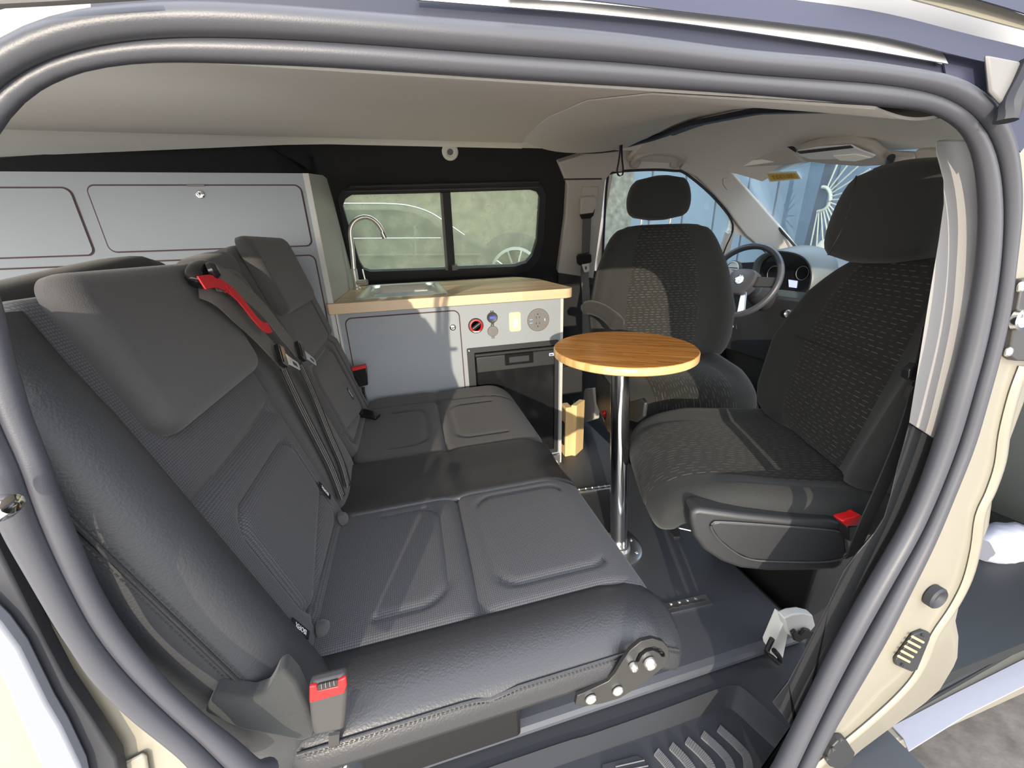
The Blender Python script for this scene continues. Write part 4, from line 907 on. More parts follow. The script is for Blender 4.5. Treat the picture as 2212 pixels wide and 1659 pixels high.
# raised rear section of the backrest
for y0, y1, xc, zt0, zt1, mtn in ((.36, .995, -.485, .945, 1.015, 'seatcloth'), (.845, 1.06, -.395, .985, 1.008, 'meshf'), (1.30, 1.46, -.40, .99, 1.0, 'seatcloth')):
    rg_ = []
    for i in range(13):
        t = i / 12; k = max(.15, 1 - abs(2 * t - 1) ** 7) ** .5; y = y0 + (y1 - y0) * t; top_ = zt0 + (zt1 - zt0) * t; h_ = .12 * k
        rg_.append(sring((xc, y, top_ - .13 * 1.0 + (k - 1) * .03), .035 * (.6 + .4 * k), h_ + .01, (1, 0, 0), (0, 0, 1), 4.5))
    mk('backrest_rear', loft(rg_), M[mtn], bn)
mk('backrest_shell', xf(box(.37, 1.46, V_(.36), V_(.95), -.13, -.06), BM), M['black_plastic'], bn, bev=.02)
# leather side wing of the backrest
ringsW = []
zs = [.385, .40, .43, .50, .58, .66, .74, .80, .85, .89, .925, .945, .955]
for i, z in enumerate(zs):
    x0 = -.2 - lean * (z - .45); k = 1 if z < .80 else max(.12, 1 - ((z - .80) / .158) ** 2.4); t = min(1, (z - .385) / .10); lift = .010 + .022 * k
    if i == 0: lift = -.02
    pr = [(.462, -.012), (.455, .002), (.440, lift * .55), (.415, lift), (.390, lift + .002), (.368, lift - .010), (.357, lift - .026), (.352, lift - .040), (.346, lift - .060), (.350, -.085), (.36, -.15), (.462, -.15)]
    c_ = Vector((x0, 0, z)); ringsW.append([c_ + Vector((ew.x * w_, y, ew.z * w_)) for y, w_ in pr])
wg = mk('backrest_bolster', loft(ringsW), M['leather_mid'], bn, ang=70); lab(wg, 'smooth dark leather side wing of the backrest')
sp1 = [Vector((-.2 - lean * (z - .45), 0, z)) + Vector((ew.x * (.010 + .022 * (1 if z < .8 else max(.12, 1 - ((z - .8) / .158) ** 2.4)) - .034), .3535, 0)) for z in [.45 + .02 * i for i in range(24)]]
mk('piping', sweep(sp1, .0024, 8), M['leather'], wg)
stitches([p + Vector((-.006, -.0015, 0)) for p in sp1], .007, .0045, .0008, M['thread'], wg)
stitches([p + Vector((.006, -.0005, .0)) for p in sp1], .007, .0045, .0006, M['thread'], wg)
# lower side cover flap under the wing
fp_ = [on(x, y, Y=.335) for x, y in [(572, 1500), (585, 1480), (598, 1452), (615, 1446), (640, 1475), (665, 1530), (678, 1575), (672, 1595), (650, 1603), (600, 1592), (520, 1578), (440, 1540), (460, 1500), (540, 1512)]]
mk('side_flap', prism(fp_, (0, .02, 0)), M['seatcloth'], bn, bev=.006, seg=3)
# isofix tags with their lettering
def iso(u, z, a):
    e1 = Vector((0, math.cos(a), 0)) + ev * math.sin(a); e1.normalize(); e2 = ew.cross(e1).normalized()
    c_ = BM @ Vector((u, V_(z), .004)); Mt = frame(c_, e1, e2, ew)
    tg = mk('isofix_tag', xf(box(-.022, .022, -.006, .006, 0, .0012), Mt), M['gloss_black'], bn, smooth=False)
    text3d('tag_lettering', 'ISOFIX', .0095, frame(c_ + ew * .0016, e1, e2, ew), M['label'], tg, .0002)
iso(.748, .530, math.radians(100)); iso(.461, .492, math.radians(100)); iso(1.255, .556, math.radians(100))
for u, z in ((.735, .463), (.487, .450)):
    mk('isofix_cover', xf(lathe([(.014, 0), (.014, .006), (.010, .012), (.0001, .014)], (u, V_(z), .006), (0, 0, 1), 16), BM), M['fabric'], bn)
# hinge bracket
pb = [on(x, y, Y=.331) for x, y in [(1243, 1523), (1247, 1503), (1262, 1497), (1315, 1472), (1330, 1455), (1345, 1430), (1362, 1405), (1385, 1386), (1410, 1380), (1432, 1386), (1445, 1400), (1446, 1420), (1435, 1440), (1405, 1465), (1370, 1490), (1340, 1508), (1300, 1520), (1262, 1526)]]
hb = [on(x, y, Y=.331) for x, y in [(1372, 1430), (1380, 1412), (1395, 1400), (1412, 1397), (1428, 1402), (1436, 1412), (1437, 1420), (1430, 1419), (1424, 1411), (1412, 1406), (1398, 1409), (1387, 1418), (1380, 1432)]]
hbk = mk('hinge_bracket', plate(pb, [hb], (0, .006, 0)), M['darkmetal'], bn, bev=.0008)
for x, y, r_ in ((1402, 1429, .0095), (1366, 1436, .0058), (1334, 1491, .0085), (1276, 1509, .0085)): screw('bolt', on(x, y, Y=.330), (0, -1, 0), r_, M['steel'], hbk, h=.009 if r_ in (.0095, .0058) else .004)
# under-seat frame
mk('seat_base', box(-.20, .12, .50, 1.42, .0, .36), M['darkmetal'], bn, bev=.01)
mk('base_plate', box(-.24, .30, .53, 1.42, .355, .378), M['darkmetal'], bn, bev=.004)
hx = [on(x, y, Y=.36) for x, y in [(500, 1660), (520, 1600), (560, 1580), (620, 1596), (630, 1660), (640, 1760), (500, 1760)]]
mk('recliner_plate', prism(hx, (0, .05, 0)), M['darkmetal'], bn, bev=.003)
screw('bolt', on(524, 1613, Y=.352), (0, -1, 0), .008, M['steel'], bn, h=.012); screw('bolt', on(572, 1650, Y=.352), (0, -1, 0), .010, M['steel'], bn, h=.02)
screw('bolt', on(743, 1655, Y=.37), (0, -.4, 1), .008, M['steel'], bn, h=.012)
# near buckle
def BPx(x, y, Y): return on(x, y, Y=Y)
bu = thing('belt_buckle', 'large black seat belt buckle with a red release button at the near bench corner', 'buckle', on(710, 1580, Y=.33))
bc = on(708, 1510, Y=.335)
q0 = [on(x, y, Y=.322) for x, y in [(667, 1482), (748, 1462), (751, 1500), (748, 1545), (744, 1578), (676, 1592), (670, 1560), (666, 1520)]]
mk('buckle_body', prism(q0, (0, .014, 0)), M['darkgrey'], bu, bev=.005, seg=3)
q1 = [on(x, y, Y=.3205) for x, y in [(668, 1484), (684, 1482), (686, 1494), (729, 1484), (729, 1472), (747, 1464), (749, 1482), (744, 1498), (668, 1520)]]
mk('release_button', prism(q1, (0, .004, 0)), M['red'], bu, bev=.0012)
q2 = [on(x, y, Y=.3212) for x, y in [(686, 1480), (729, 1469), (729, 1484), (686, 1494)]]
sl_ = mk('buckle_slot', prism(q2, (0, .002, 0)), M['darkmetal'], bu, smooth=False)
for k in range(4):
    a_ = on(694 + 9 * k, 1478 - 2.4 * k, Y=.3205); b_ = on(695 + 9 * k, 1488 - 2.4 * k, Y=.3205); mk('slot_rib', sweep([a_, b_], .0005, 5), M['grey_pl'], sl_)
mk('buckle_stalk', strap(catmull([on(722, 1585, Y=.335), on(722, 1610, Y=.345), on(728, 1650, Y=.36), on(735, 1720, Y=.37)], 4), .012, .003, up=(0, 1, 0)), M['darkgrey'], bu)
# far buckle
bf = thing('belt_buckle', 'small black seat belt buckle with a red top at the far end of the bench', 'buckle', on(785, 870, Y=1.40))
mk('buckle_body', prism([on(x, y, Y=1.40) for x, y in [(761, 797), (792, 793), (795, 832), (770, 838)]], (0, .022, 0)), M['gloss_black'], bf, bev=.003)
mk('release_button', prism([on(x, y, Y=1.397) for x, y in [(759, 796), (789, 789), (792, 795), (762, 802)]], (0, .024, 0)), M['red'], bf, bev=.001)
mk('buckle_stalk', sweep(catmull([on(785, 836, Y=1.41), on(786, 850, Y=1.41), on(790, 870, Y=1.41)], 3), .005, 8), M['darkmetal'], bf)
bm_ = thing('belt_buckle', 'flat black belt strap end lying on the far seat cushion near the backrest', 'strap end', on(795, 900, Z=.46))
mk('strap_end', prism([on(x, y, Z=.468) for x, y in [(775, 893), (790, 889), (823, 899), (812, 909), (790, 904), (772, 902)]], (0, 0, .012)), M['gloss_black'], bm_, bev=.003)
# belts of the middle section
def on_back(px, off=.03):
    n_ = ew; p0 = Vector((-.2, 0, .45)) + ew * off; return [onp(x, y, (n_, p0)) for x, y in px]
gd = thing('belt_guide', 'glossy black belt guide hook at the top of the bench backrest', 'belt guide', on_back([(440, 590)])[0])
mk('guide_arm', sweep(catmull(on_back([(452, 605), (432, 608), (420, 600), (420, 588), (432, 580), (446, 578), (452, 584)], .05), 5), .011, 12), M['gloss_black'], gd)
mk('guide_cap', lathe([(.012, 0), (.013, .006), (.009, .012), (.0001, .014)], on_back([(452, 586)], .06)[0], (1, .3, .2), 16), M['gloss_black'], gd)
def belt(label, pxs, offs, wd, mt):
    pts = [on_back([p], o)[0] for p, o in zip(pxs, offs)]; t = thing('seat_belt', label, 'seat belt', pts[-1], 'seat belts of the bench middle place'); mk('webbing', strap(catmull(pts, 6), wd, .0016, up=ew), mt, t); return t
b_a = belt('nearer of two grey seat belts running down the bench backrest', [(428, 616), (462, 632), (500, 668), (545, 710), (590, 758), (610, 780)], [.045, .052, .048, .042, .036, .034], .050, M['web'])
b_b = belt('farther of two grey seat belts running down the bench backrest', [(455, 598), (490, 606), (530, 632), (572, 672), (608, 718), (638, 755)], [.058, .064, .058, .050, .044, .040], .046, M['web'])
for t_, pts, dx in ((b_a, [(608, 790), (640, 860), (680, 940), (715, 1010), (740, 1075)], 0), (b_b, [(648, 790), (680, 860), (712, 940), (738, 1000), (752, 1050)], 0)):
    P_ = [on_back([p], o)[0] for p, o in zip(pts, [.03, .016, .010, .008, .004])]
    lw = mk('lower_webbing', strap(catmull(P_, 5), .042, .0016, up=ew), M['web_dark'], t_)
    for k in (-.010, .0, .010):
        mk('webbing_fold', sweep([p + Vector((0, k, .001)) for p in catmull(P_, 5)], .0018, 6), M['web'], lw)
rb = thing('red_strap', 'bright red pull strap lying along the seat belts of the bench', 'strap', on_back([(560, 690)], .06)[0])
rbp = catmull(on_back([(435, 611), (462, 608), (488, 620), (512, 640), (535, 668), (556, 694), (572, 708), (582, 707)], .064), 6)
mk('webbing', strap(rbp, .019, .002, up=ew), M['redcloth'], rb)
cr = on_back([(488, 618), (500, 634), (502, 620), (486, 632)], .0665)
for a_, b_ in ((0, 1), (2, 3)): mk('cross_stitch', sweep([cr[a_], cr[b_]], .0008, 5), M['red'], rb)
def tongue(par, x, y, a, s=1, off=.045):
    u_ = (on_back([(x + 10 * math.cos(a), y + 10 * math.sin(a))], off)[0] - on_back([(x, y)], off)[0]).normalized(); v_ = ew.cross(u_).normalized(); c_ = on_back([(x, y)], off)[0]; Mt = frame(c_, u_, v_, ew)
    h = mk('tongue_head', xf(plate([(p[0], p[1], 0) for p in rr(-.004 * s, 0, .022 * s, .046 * s, .005)], [[(p[0], p[1], 0) for p in rr(-.010 * s, 0, .005 * s, .036 * s, .002)]], (0, 0, .008)), Mt), M['gloss_black'], par, bev=.002)
    mk('tongue_plate', xf(plate([(p[0], p[1], .003) for p in [(.004, -.015), (.022, -.011), (.056, -.010), (.062, -.006), (.062, .006), (.056, .010), (.022, .011), (.004, .015)]], [[(p[0], p[1], .003) for p in rr(.044, 0, .018, .008, .002)]], (0, 0, .002)), Mt), M['chrome'], h, bev=.0005)
tongue(b_a, 606, 772, math.radians(32)); tongue(b_b, 648, 762, math.radians(38))
# ================================================================== swivelled front seats
def axes(O, s, d): return Vector((*O, 0)), Vector((*s, 0)).normalized(), Vector((*d, 0)).normalized()
def upholstery(nm, ax, prof, hw, thick, lift, flip, mt, par, e=3.2, n=36, k=5, ends=((.55, .45, .25), (.25, .45, .55))):
    """body lofted along a side profile; prof=[(d,z)], hw/thick/lift sampled along it"""
    O, S, D = ax; P_ = catmull([Vector((0, d, z)) for d, z in prof], k); m = len(P_); rings = []; info = []
    def samp(a, t): x = t * (len(a) - 1); i = min(int(x), len(a) - 2); return a[i] + (a[i + 1] - a[i]) * (x - i)
    for i, p in enumerate(P_):
        t = i / (m - 1); tg = (P_[min(i + 1, m - 1)] - P_[max(i - 1, 0)]).normalized(); nr = Vector((0, -tg.z, tg.y)) * flip
        edge = min(t, 1 - t) * (m - 1); sc = 1 if edge >= 3 else (.62, .86, .96)[int(edge)]
        w_, th, lf = samp(hw, t), samp(thick, t) / 2, samp(lift, t); ring = []
        for q in range(n):
            a = 2 * PI * q / n; x = math.copysign(abs(math.cos(a)) ** (2 / e), math.cos(a)); y = math.copysign(abs(math.sin(a)) ** (2 / e), math.sin(a))
            bump = lf * (max(0, (abs(x) - .50) / .36) ** 2 if abs(x) < .86 else 1.0) * (1 if y > 0 else .3)
            h = th * y * sc + bump * sc
            ring.append(O + S * (w_ * x * (sc ** .5)) + D * (p.y + nr.y * h) + Vector((0, 0, p.z + nr.z * h)))
        rings.append(ring); info.append((p, nr, w_, th, lf, sc))
    o = mk(nm, loft(rings), mt, par, ang=75); return o, info
def insert(nm, ax, info, frac, i0, i1, mt, par, off=.003, e=3.2, nu=16):
    """centre panel laid on the body's front face, UVs in metres"""
    O, S, D = ax; V, UV = [], []; L_ = 0; prev = None; rows = info[i0:i1]
    for (p, nr, w_, th, lf, sc) in rows:
        if prev is not None: L_ += (p - prev).length
        prev = p
        fr = frac if isinstance(frac, float) else frac
        for i in range(nu + 1):
            x = -fr + 2 * fr * i / nu; y = (1 - abs(x) ** e) ** (1 / e); bump = lf * (max(0, (abs(x) - .50) / .36) ** 2)
            ed = .0 if 0 < i < nu else -.006
            h = th * y * sc + bump * sc + off + ed
            V.append(O + S * (w_ * x * (sc ** .5)) + D * (p.y + nr.y * h) + Vector((0, 0, p.z + nr.z * h))); UV.append((w_ * x, L_))
    w1 = nu + 1; Fc = [(j * w1 + i, j * w1 + i + 1, (j + 1) * w1 + i + 1, (j + 1) * w1 + i) for j in range(len(rows) - 1) for i in range(nu)]
    return mk(nm, (V, Fc), mt, par, uv=UV, ang=80)
def head(ax, s0, d0, z0, z1, hw, hd, lean_, par, mt):
    O, S, D = ax; rings = []; N_ = 14
    for i in range(N_ + 1):
        t = i / N_; a = abs(2 * t - 1); k = (1 - a ** 7) ** (1 / 2.6) if a < 1 else 0; k = max(k, .30)
        ww = k * (.86 + .14 * math.sin(PI * min(1, t * 1.15)))
        c_ = O + S * s0 + D * (d0 + lean_ * t) + Vector((0, 0, z0 + (z1 - z0) * t)); rings.append(sring(c_, hw * ww, hd * (.45 + .55 * k), S, D, 2.9, 30))
    return mk('headrest', loft(rings), mt, par, ang=80)

# passenger seat, turned to face the bench
axP = axes((.607, .793), (.37, .93), (.93, -.37)); oP, sP, dP = axP
ps = thing('passenger_seat', 'dark dashed-cloth front passenger seat turned to face the bench, nearest the door pillar', 'car seat', (.80, .70, -.1))
cush, infc = upholstery('seat_cushion', axP, [(.50, .425), (.38, .418), (.24, .418), (.12, .425), (.03, .418), (-.012, .385), (-.018, .33)], [.235, .24, .24, .235, .225, .21, .20], [.11, .11, .11, .11, .10, .09, .07], [.035, .036, .035, .028, .012, .004, 0], -1, M['seatcloth'], ps)
insert('centre_panel', axP, infc, .66, 2, len(infc) - 3, M['dash_seat_t'], cush)
back, infb = upholstery('backrest', axP, [(.42, .47), (.432, .56), (.450, .70), (.475, .83), (.492, .915), (.50, .945)], [.215, .245, .262, .240, .180, .125], [.13, .14, .14, .13, .10, .07], [.050, .062, .055, .030, .006, 0], 1, M['seatcloth'], ps)
insert('centre_panel', axP, infb, .62, 1, len(infb) - 4, M['dash_seat'], back)
head(axP, .046, .435, .930, 1.130, .158, .068, .02, ps, M['seatcloth'])
O_h = oP + sP * .055
mk('headrest_seam', sweep([O_h + dP * (.435 - .066 + .02 * t) + sP * (.055 - .16 * .0 - .02 * math.sin(PI * t)) * 1.0 + Vector((0, 0, .945 + .17 * t)) for t in [i / 10 for i in range(11)]], .0016, 6), M['leather'], ps)
for q in (-.07, .07): mk('headrest_post', sweep([oP + sP * (.04 + q) + dP * .47 + Vector((0, 0, .90)), oP + sP * (.04 + q) + dP * .46 + Vector((0, 0, .97))], .006, 8), M['chrome'], ps)
# horizontal seam on the backrest
mk('backrest_seam', sweep([oP + sP * q + dP * (.435 - .066 - (.006 if abs(q) > .1 else 0)) + Vector((0, 0, .735)) for q in [-.15 + .03 * i for i in range(11)]], .0014, 6), M['leather'], back)
def sidepl(px, s_, ax=axP):
    O, S, D = ax; return [onp(x, y, (S, O + S * s_)) for x, y in px]
shp = [(1493, 1108), (1500, 1101), (1512, 1100), (1600, 1112), (1700, 1122), (1800, 1128), (1826, 1135), (1832, 1165), (1830, 1200), (1822, 1224), (1805, 1233), (1760, 1235), (1660, 1236), (1600, 1230), (1560, 1216), (1520, 1190), (1498, 1160), (1491, 1130)]
mk('side_cover', prism(sidepl(shp, -.262), sP * .05), M['black_plastic'], ps, bev=.012, seg=4)
shi = [(1540, 1130), (1556, 1127), (1650, 1133), (1760, 1142), (1812, 1148), (1826, 1160), (1830, 1195), (1815, 1208), (1770, 1214), (1680, 1213), (1620, 1208), (1585, 1192), (1552, 1165), (1536, 1140)]
mk('side_cover_recess', prism(sidepl(shi, -.2665), sP * .012), M['black_plastic'], ps, bev=.004, seg=3)
mk('side_cover_edge', sweep(catmull([p - sP * .0 for p in sidepl(shi, -.2655)], 3, True), .0022, 6, closed=True), M['darkgrey'], ps)
mk('seat_base', box(.955, 1.22, .56, .88, -.10, .32), M['darkmetal'], ps, bev=.01)
mk('swivel_plate', lathe([(.19, 0), (.19, .02), (.17, .025)], oP + sP * 0 + dP * .24 + Vector((0, 0, .30)), (0, 0, 1)), M['darkmetal'], ps)
# hook of the handle under the seat
lvr = thing('seat_lever', 'black seat release lever on a thin steel rod poking out under the passenger seat', 'lever', on(1455, 1148, Z=.05))
mk('lever_grip', prism([on(x, y, Z=.075) for x, y in [(1436, 1133), (1444, 1132), (1460, 1135), (1472, 1148), (1471, 1160), (1456, 1160), (1446, 1150)]], (0, 0, -.016)), M['darkgrey'], lvr, bev=.004)
mk('rod', sweep([on(1464, 1140, Z=.07), on(1475, 1142, Z=.07), on(1520, 1152, Z=.07)], .004, 8), M['chrome'], lvr)
rdb = thing('belt_buckle', 'red seat belt buckle beside the passenger seat cushion at the pillar', 'buckle', on(1840, 1130, Y=.46))
mk('release_button', prism([on(x, y, Y=.415) for x, y in [(1820, 1127), (1830, 1122), (1848, 1118), (1858, 1112), (1864, 1115), (1861, 1132), (1848, 1136), (1830, 1138)]], (0, .02, 0)), M['red'], rdb, bev=.003)
mk('buckle_body', prism([on(x, y, Y=.42) for x, y in [(1832, 1138), (1858, 1134), (1852, 1165), (1838, 1172), (1833, 1160)]], (0, .02, 0)), M['darkmetal'], rdb, bev=.003)
rdl = thing('release_lever', 'small red lever with a pale tip on the dark floor under the passenger seat', 'lever', on(1740, 1248, Z=-.05))
mk('lever_grip', prism([on(x, y, Z=-.04) for x, y in [(1726, 1237), (1740, 1238), (1748, 1248), (1742, 1254), (1735, 1252)]], (0, 0, .012)), M['red'], rdl, bev=.002)
mk('lever_tip', prism([on(x, y, Z=-.035) for x, y in [(1740, 1243), (1752, 1243), (1756, 1248), (1752, 1254), (1738, 1253)]], (0, 0, .012)), mat('pale_red', (.85, .38, .40), .4), rdl, bev=.003)
# passenger belt along the pillar
pb_ = thing('seat_belt', 'dark seat belt running down between passenger seat and near pillar', 'seat belt', on(1900, 1100, Y=.39))
mk('webbing', strap(catmull([on(x, y, Y=yy) for x, y, yy in [(2010, 700, .40), (1985, 830, .40), (1955, 930, .398), (1910, 1040, .395), (1870, 1130, .39), (1842, 1200, .40)]], 5), .034, .002, up=(0, 1, 0)), M['web_dark'], pb_)
mk('tongue', prism([on(x, y, Y=.385) for x, y in [(1966, 800), (1982, 786), (1990, 790), (1986, 815), (1974, 826), (1964, 818)]], (0, .012, 0)), M['gloss_black'], pb_, bev=.002)
mk('tongue_plate', prism([on(x, y, Y=.383) for x, y in [(1966, 832), (1974, 836), (1962, 862), (1954, 858)]], (0, .003, 0)), M['chrome'], pb_)
# seat rails on the cab floor
for lb_, a_, b_ in (('black seat rail on the cab floor, nearer the vinyl floor edge', (1580, 1236), (1700, 1340)), ('black seat rail under the front edge of the passenger seat, right of its neighbour', (1640, 1236), (1760, 1330))):
    A_, B_ = on(*a_, Z=-.07), on(*b_, Z=-.07); t = thing('seat_rail', lb_, 'rail', A_, 'seat rails under the passenger seat'); u_ = (B_ - A_).normalized(); v_ = Vector((-u_.y, u_.x, 0))
    A2 = A_ - u_ * .35
    mk('rail_channel', prism([A2 - v_ * .014, B_ - v_ * .014, B_ + v_ * .014, A2 + v_ * .014], (0, 0, -.03)), M['black_plastic'], t, bev=.003)
    mk('rail_slot', prism([A2 - v_ * .003 + Vector((0, 0, .0005)), B_ - v_ * .003 + Vector((0, 0, .0005)), B_ + v_ * .003 + Vector((0, 0, .0005)), A2 + v_ * .003 + Vector((0, 0, .0005))], (0, 0, .001)), M['darkmetal'], t, smooth=False)
# white hinged guard box by the pillar foot
wbx = thing('buckle_bracket', 'white plastic bracket with black clips at the foot of the near pillar', 'bracket', on(1700, 1430, Z=-.02))
mk('bracket_side', prism([on(x, y, Y=.50) for x, y in [(1696, 1336), (1708, 1342), (1690, 1430), (1700, 1452), (1686, 1440), (1672, 1420), (1668, 1400)]], (0, .03, 0)), M['white'], wbx, bev=.002)
mk('bracket_top', prism([on(x, y, Y=.49) for x, y in [(1694, 1336), (1712, 1328), (1735, 1325), (1756, 1330), (1762, 1352), (1742, 1375), (1722, 1382), (1704, 1372), (1698, 1350)]], (0, .02, 0)), M['white'], wbx, bev=.003)
mk('clip', prism([on(x, y, Y=.488) for x, y in [(1705, 1362), (1714, 1356), (1722, 1368), (1733, 1354), (1745, 1356), (1748, 1372), (1730, 1376), (1722, 1382), (1710, 1378)]], (0, -.008, 0)), M['darkmetal'], wbx, bev=.002)
mk('clip', sweep(catmull([on(x, y, Y=.485) for x, y in [(1668, 1380), (1661, 1395), (1656, 1410), (1668, 1420), (1682, 1432), (1684, 1420), (1672, 1405)]], 4), .006, 8), M['darkmetal'], wbx)

# driver seat, turned to face the table
axD = axes((.935, 1.085), (.966, -.26), (.26, .966)); oD, sD, dD = axD
dv = thing('driver_seat', 'dark dashed-cloth driver seat turned towards the table, steering wheel behind it', 'car seat', (1.0, 1.3, -.1))
cushD, infcD = upholstery('seat_cushion', axD, [(.50, .455), (.38, .448), (.24, .448), (.12, .455), (.03, .448), (-.012, .418), (-.018, .37)], [.255, .255, .25, .245, .235, .225, .215], [.11, .11, .11, .11, .10, .09, .07], [.045, .045, .04, .03, .012, .004, 0], -1, M['seatcloth'], dv)
insert('centre_panel', axD, infcD, .66, 2, len(infcD) - 2, M['dash_seat_t'], cushD)
backD, infbD = upholstery('backrest', axD, [(.40, .48), (.41, .58), (.425, .70), (.445, .86), (.46, 1.0), (.467, 1.045)], [.26, .295, .305, .275, .215, .150], [.13, .14, .14, .13, .10, .07], [.050, .060, .055, .030, .006, 0], 1, M['seatcloth'], dv)
insert('centre_panel', axD, infbD, .54, 1, len(infbD) - 2, M['dash_seat'], backD)
head(axD, -.035, .425, 1.065, 1.225, .125, .062, .015, dv, M['seatcloth'])
for q in (-.06, .06): mk('headrest_post', sweep([oD + sD * (q - .03) + dD * .46 + Vector((0, 0, 1.0)), oD + sD * (q - .03) + dD * .45 + Vector((0, 0, 1.09))], .006, 8), M['chrome'], dv)
arm = [on(1262, 668, Y=1.42), on(1275, 664, Y=1.40), on(1300, 672, Y=1.36), on(1322, 688, Y=1.32), on(1336, 704, Y=1.28)]
mk('armrest', sweep(catmull(arm, 5), [.026] * 3 + [.034] * 16 + [.030, .022], 14, flat=.8), M['seatcloth'], dv)
mk('side_cover', prism([oD + sD * -.255 + dD * b + Vector((0, 0, z)) for b, z in [(-.03, .40), (.0, .43), (.15, .44), (.42, .45), (.44, .33), (.40, .26), (.15, .24), (.04, .28), (-.02, .33)]], sD * .03), M['black_plastic'], dv, bev=.010, seg=3)
mk('side_cover_tab', prism([onp(x, y, (sD, oD + sD * -.26)) for x, y in [(1345, 872), (1385, 860), (1392, 870), (1388, 900), (1372, 912), (1350, 905)]], sD * .012), M['black_plastic'], dv, bev=.004)
mk('seat_base', box(.965, 1.28, 1.22, 1.58, -.10, .35), M['darkmetal'], dv, bev=.01)
mk('warning_tag', prism([on(x, y, Y=1.16) for x, y in [(1482, 888), (1512, 883), (1514, 891), (1486, 895)]], (0, .002, 0)), M['yellow'], dv)
mk('seat_bar', sweep(catmull([on(x, y, Z=.18) for x, y in [(1400, 905), (1440, 908), (1480, 902), (1510, 898)]], 4), .004, 8), M['chrome'], dv)
rc = thing('belt_buckle', 'tiny red belt buckle low beside the driver seat behind the chrome post', 'buckle', on(1309, 898, Y=1.35))
mk('release_button', prism([on(x, y, Y=1.35) for x, y in [(1302, 893), (1312, 889), (1314, 899), (1306, 902)]], (0, .02, 0)), M['red'], rc, bev=.002)
mk('buckle_body', prism([on(x, y, Y=1.352) for x, y in [(1303, 900), (1314, 898), (1316, 912), (1308, 914)]], (0, .02, 0)), M['darkmetal'], rc, bev=.002)
# driver seat belt on the pillar
db = thing('seat_belt', 'grey driver seat belt hanging from the beige pillar with its metal tongue', 'seat belt', wl([(1266, 720)], .06)[0])
ah = wl([(1258, 405), (1292, 404), (1292, 488), (1286, 492), (1258, 488)], .045); mk('anchor_rail', prism(ah, WN * .01), M['beige_pl'], db, bev=.003)
mk('anchor_head', prism(wl([(1256, 432), (1262, 428), (1286, 426), (1290, 436), (1288, 456), (1282, 462), (1260, 466), (1254, 462)], .07), WN * .025), M['beige_pl'], db, bev=.006, seg=3)
mk('anchor_slot', prism(wl([(1252, 464), (1282, 460), (1285, 452), (1282, 466), (1275, 472), (1256, 473)], .074), WN * .004), M['darkmetal'], db)
mk('webbing', strap(catmull([wl([p], .065)[0] for p in [(1268, 466), (1267, 500), (1265, 550), (1263, 590)]] + [on(1266, 640, Y=2.08), on(1266, 720, Y=2.06), on(1268, 800, Y=2.05)], 5), .048, .002, up=(0, 1, 0)), M['web'], db)
mk('tongue_head', prism(wl([(1246, 556), (1250, 551), (1274, 548), (1278, 552), (1278, 566), (1270, 572), (1252, 574), (1247, 570)], .078), WN * .012), M['darkmetal'], db, bev=.003)
mk('tongue_plate', plate(wl([(1257, 572), (1273, 569), (1273, 585), (1268, 588), (1262, 588)], .082), [wl([(1263, 576), (1268, 575), (1268, 582), (1264, 583)], .082)], WN * .003), M['white'], db)

# ================================================================== steering wheel and dashboard
WCn = Vector((-.90, -.22, .40)).normalized(); WC = Vector((1.735, 1.762, .762))
wu = Vector((0, 0, 1)).cross(WCn).normalized(); wv = WCn.cross(wu).normalized(); WM = frame(WC, wu, wv, WCn)
sw = thing('steering_wheel', 'dark steering wheel with silver lower spokes and a round emblem', 'steering wheel', (1.9, 1.75, .6))
R_ = .190
mk('rim', xf(sweep([(R_ * math.cos(2 * PI * i / 64), R_ * math.sin(2 * PI * i / 64), 0) for i in range(64)], .0155, 14, closed=True, flat=1.15), WM), M['rubber'], sw)
hub = [Vector((x, y, 0)) for x, y in [(-.072, .035), (-.05, .060), (0, .068), (.05, .060), (.072, .035), (.066, -.02), (.035, -.066), (0, -.074), (-.035, -.066), (-.066, -.02)]]
hb2 = catmull(hub, 3, True)
mk('hub', xf(loft([[p * 1.0 + Vector((0, 0, -.045)) for p in hb2], [p * 1.0 + Vector((0, 0, -.004)) for p in hb2], [p * .93 + Vector((0, 0, .010)) for p in hb2], [p * .6 + Vector((0, 0, .018)) for p in hb2]]), WM), M['rubber'], sw)
for sx in (-1, 1):
    mk('spoke', xf(prism([(sx * .055, .032, -.024), (sx * .175, .028, -.008), (sx * .176, -.022, -.008), (sx * .06, -.022, -.024)], (0, 0, .014)), WM), M['darkgrey'], sw, bev=.004)
    mk('spoke', xf(prism([(sx * .016, -.055, -.024), (sx * .045, -.050, -.024), (sx * .088, -.160, -.008), (sx * .05, -.174, -.008)], (0, 0, .014)), WM), M['alu'], sw, bev=.004)
em = mk('emblem', xf(lathe([(.026, .016), (.026, .020), (.0235, .0215), (.0225, .018)], (0, 0, 0), (0, 0, 1), 30), WM), M['chrome'], sw)
for k in range(3):
    a = PI / 2 + k * 2 * PI / 3; t = Vector((math.cos(a), math.sin(a), 0)); nrm_ = Vector((-t.y, t.x, 0))
    mk('emblem_point', xf(prism([t * .0235 + Vector((0, 0, .0175)), nrm_ * .0042 + Vector((0, 0, .0175)), -nrm_ * .0042 + Vector((0, 0, .0175))], (0, 0, .003)), WM), M['chrome'], em, smooth=False)
mk('column', xf(sweep([(0, 0, -.04), (0, 0, -.12), (0, -.01, -.30)], [.045, .058, .065], 16), WM), M['black_plastic'], sw)
mk('stalk', xf(sweep([(.05, .02, -.07), (.16, .03, -.05)], .008, 8), WM), M['black_plastic'], sw)
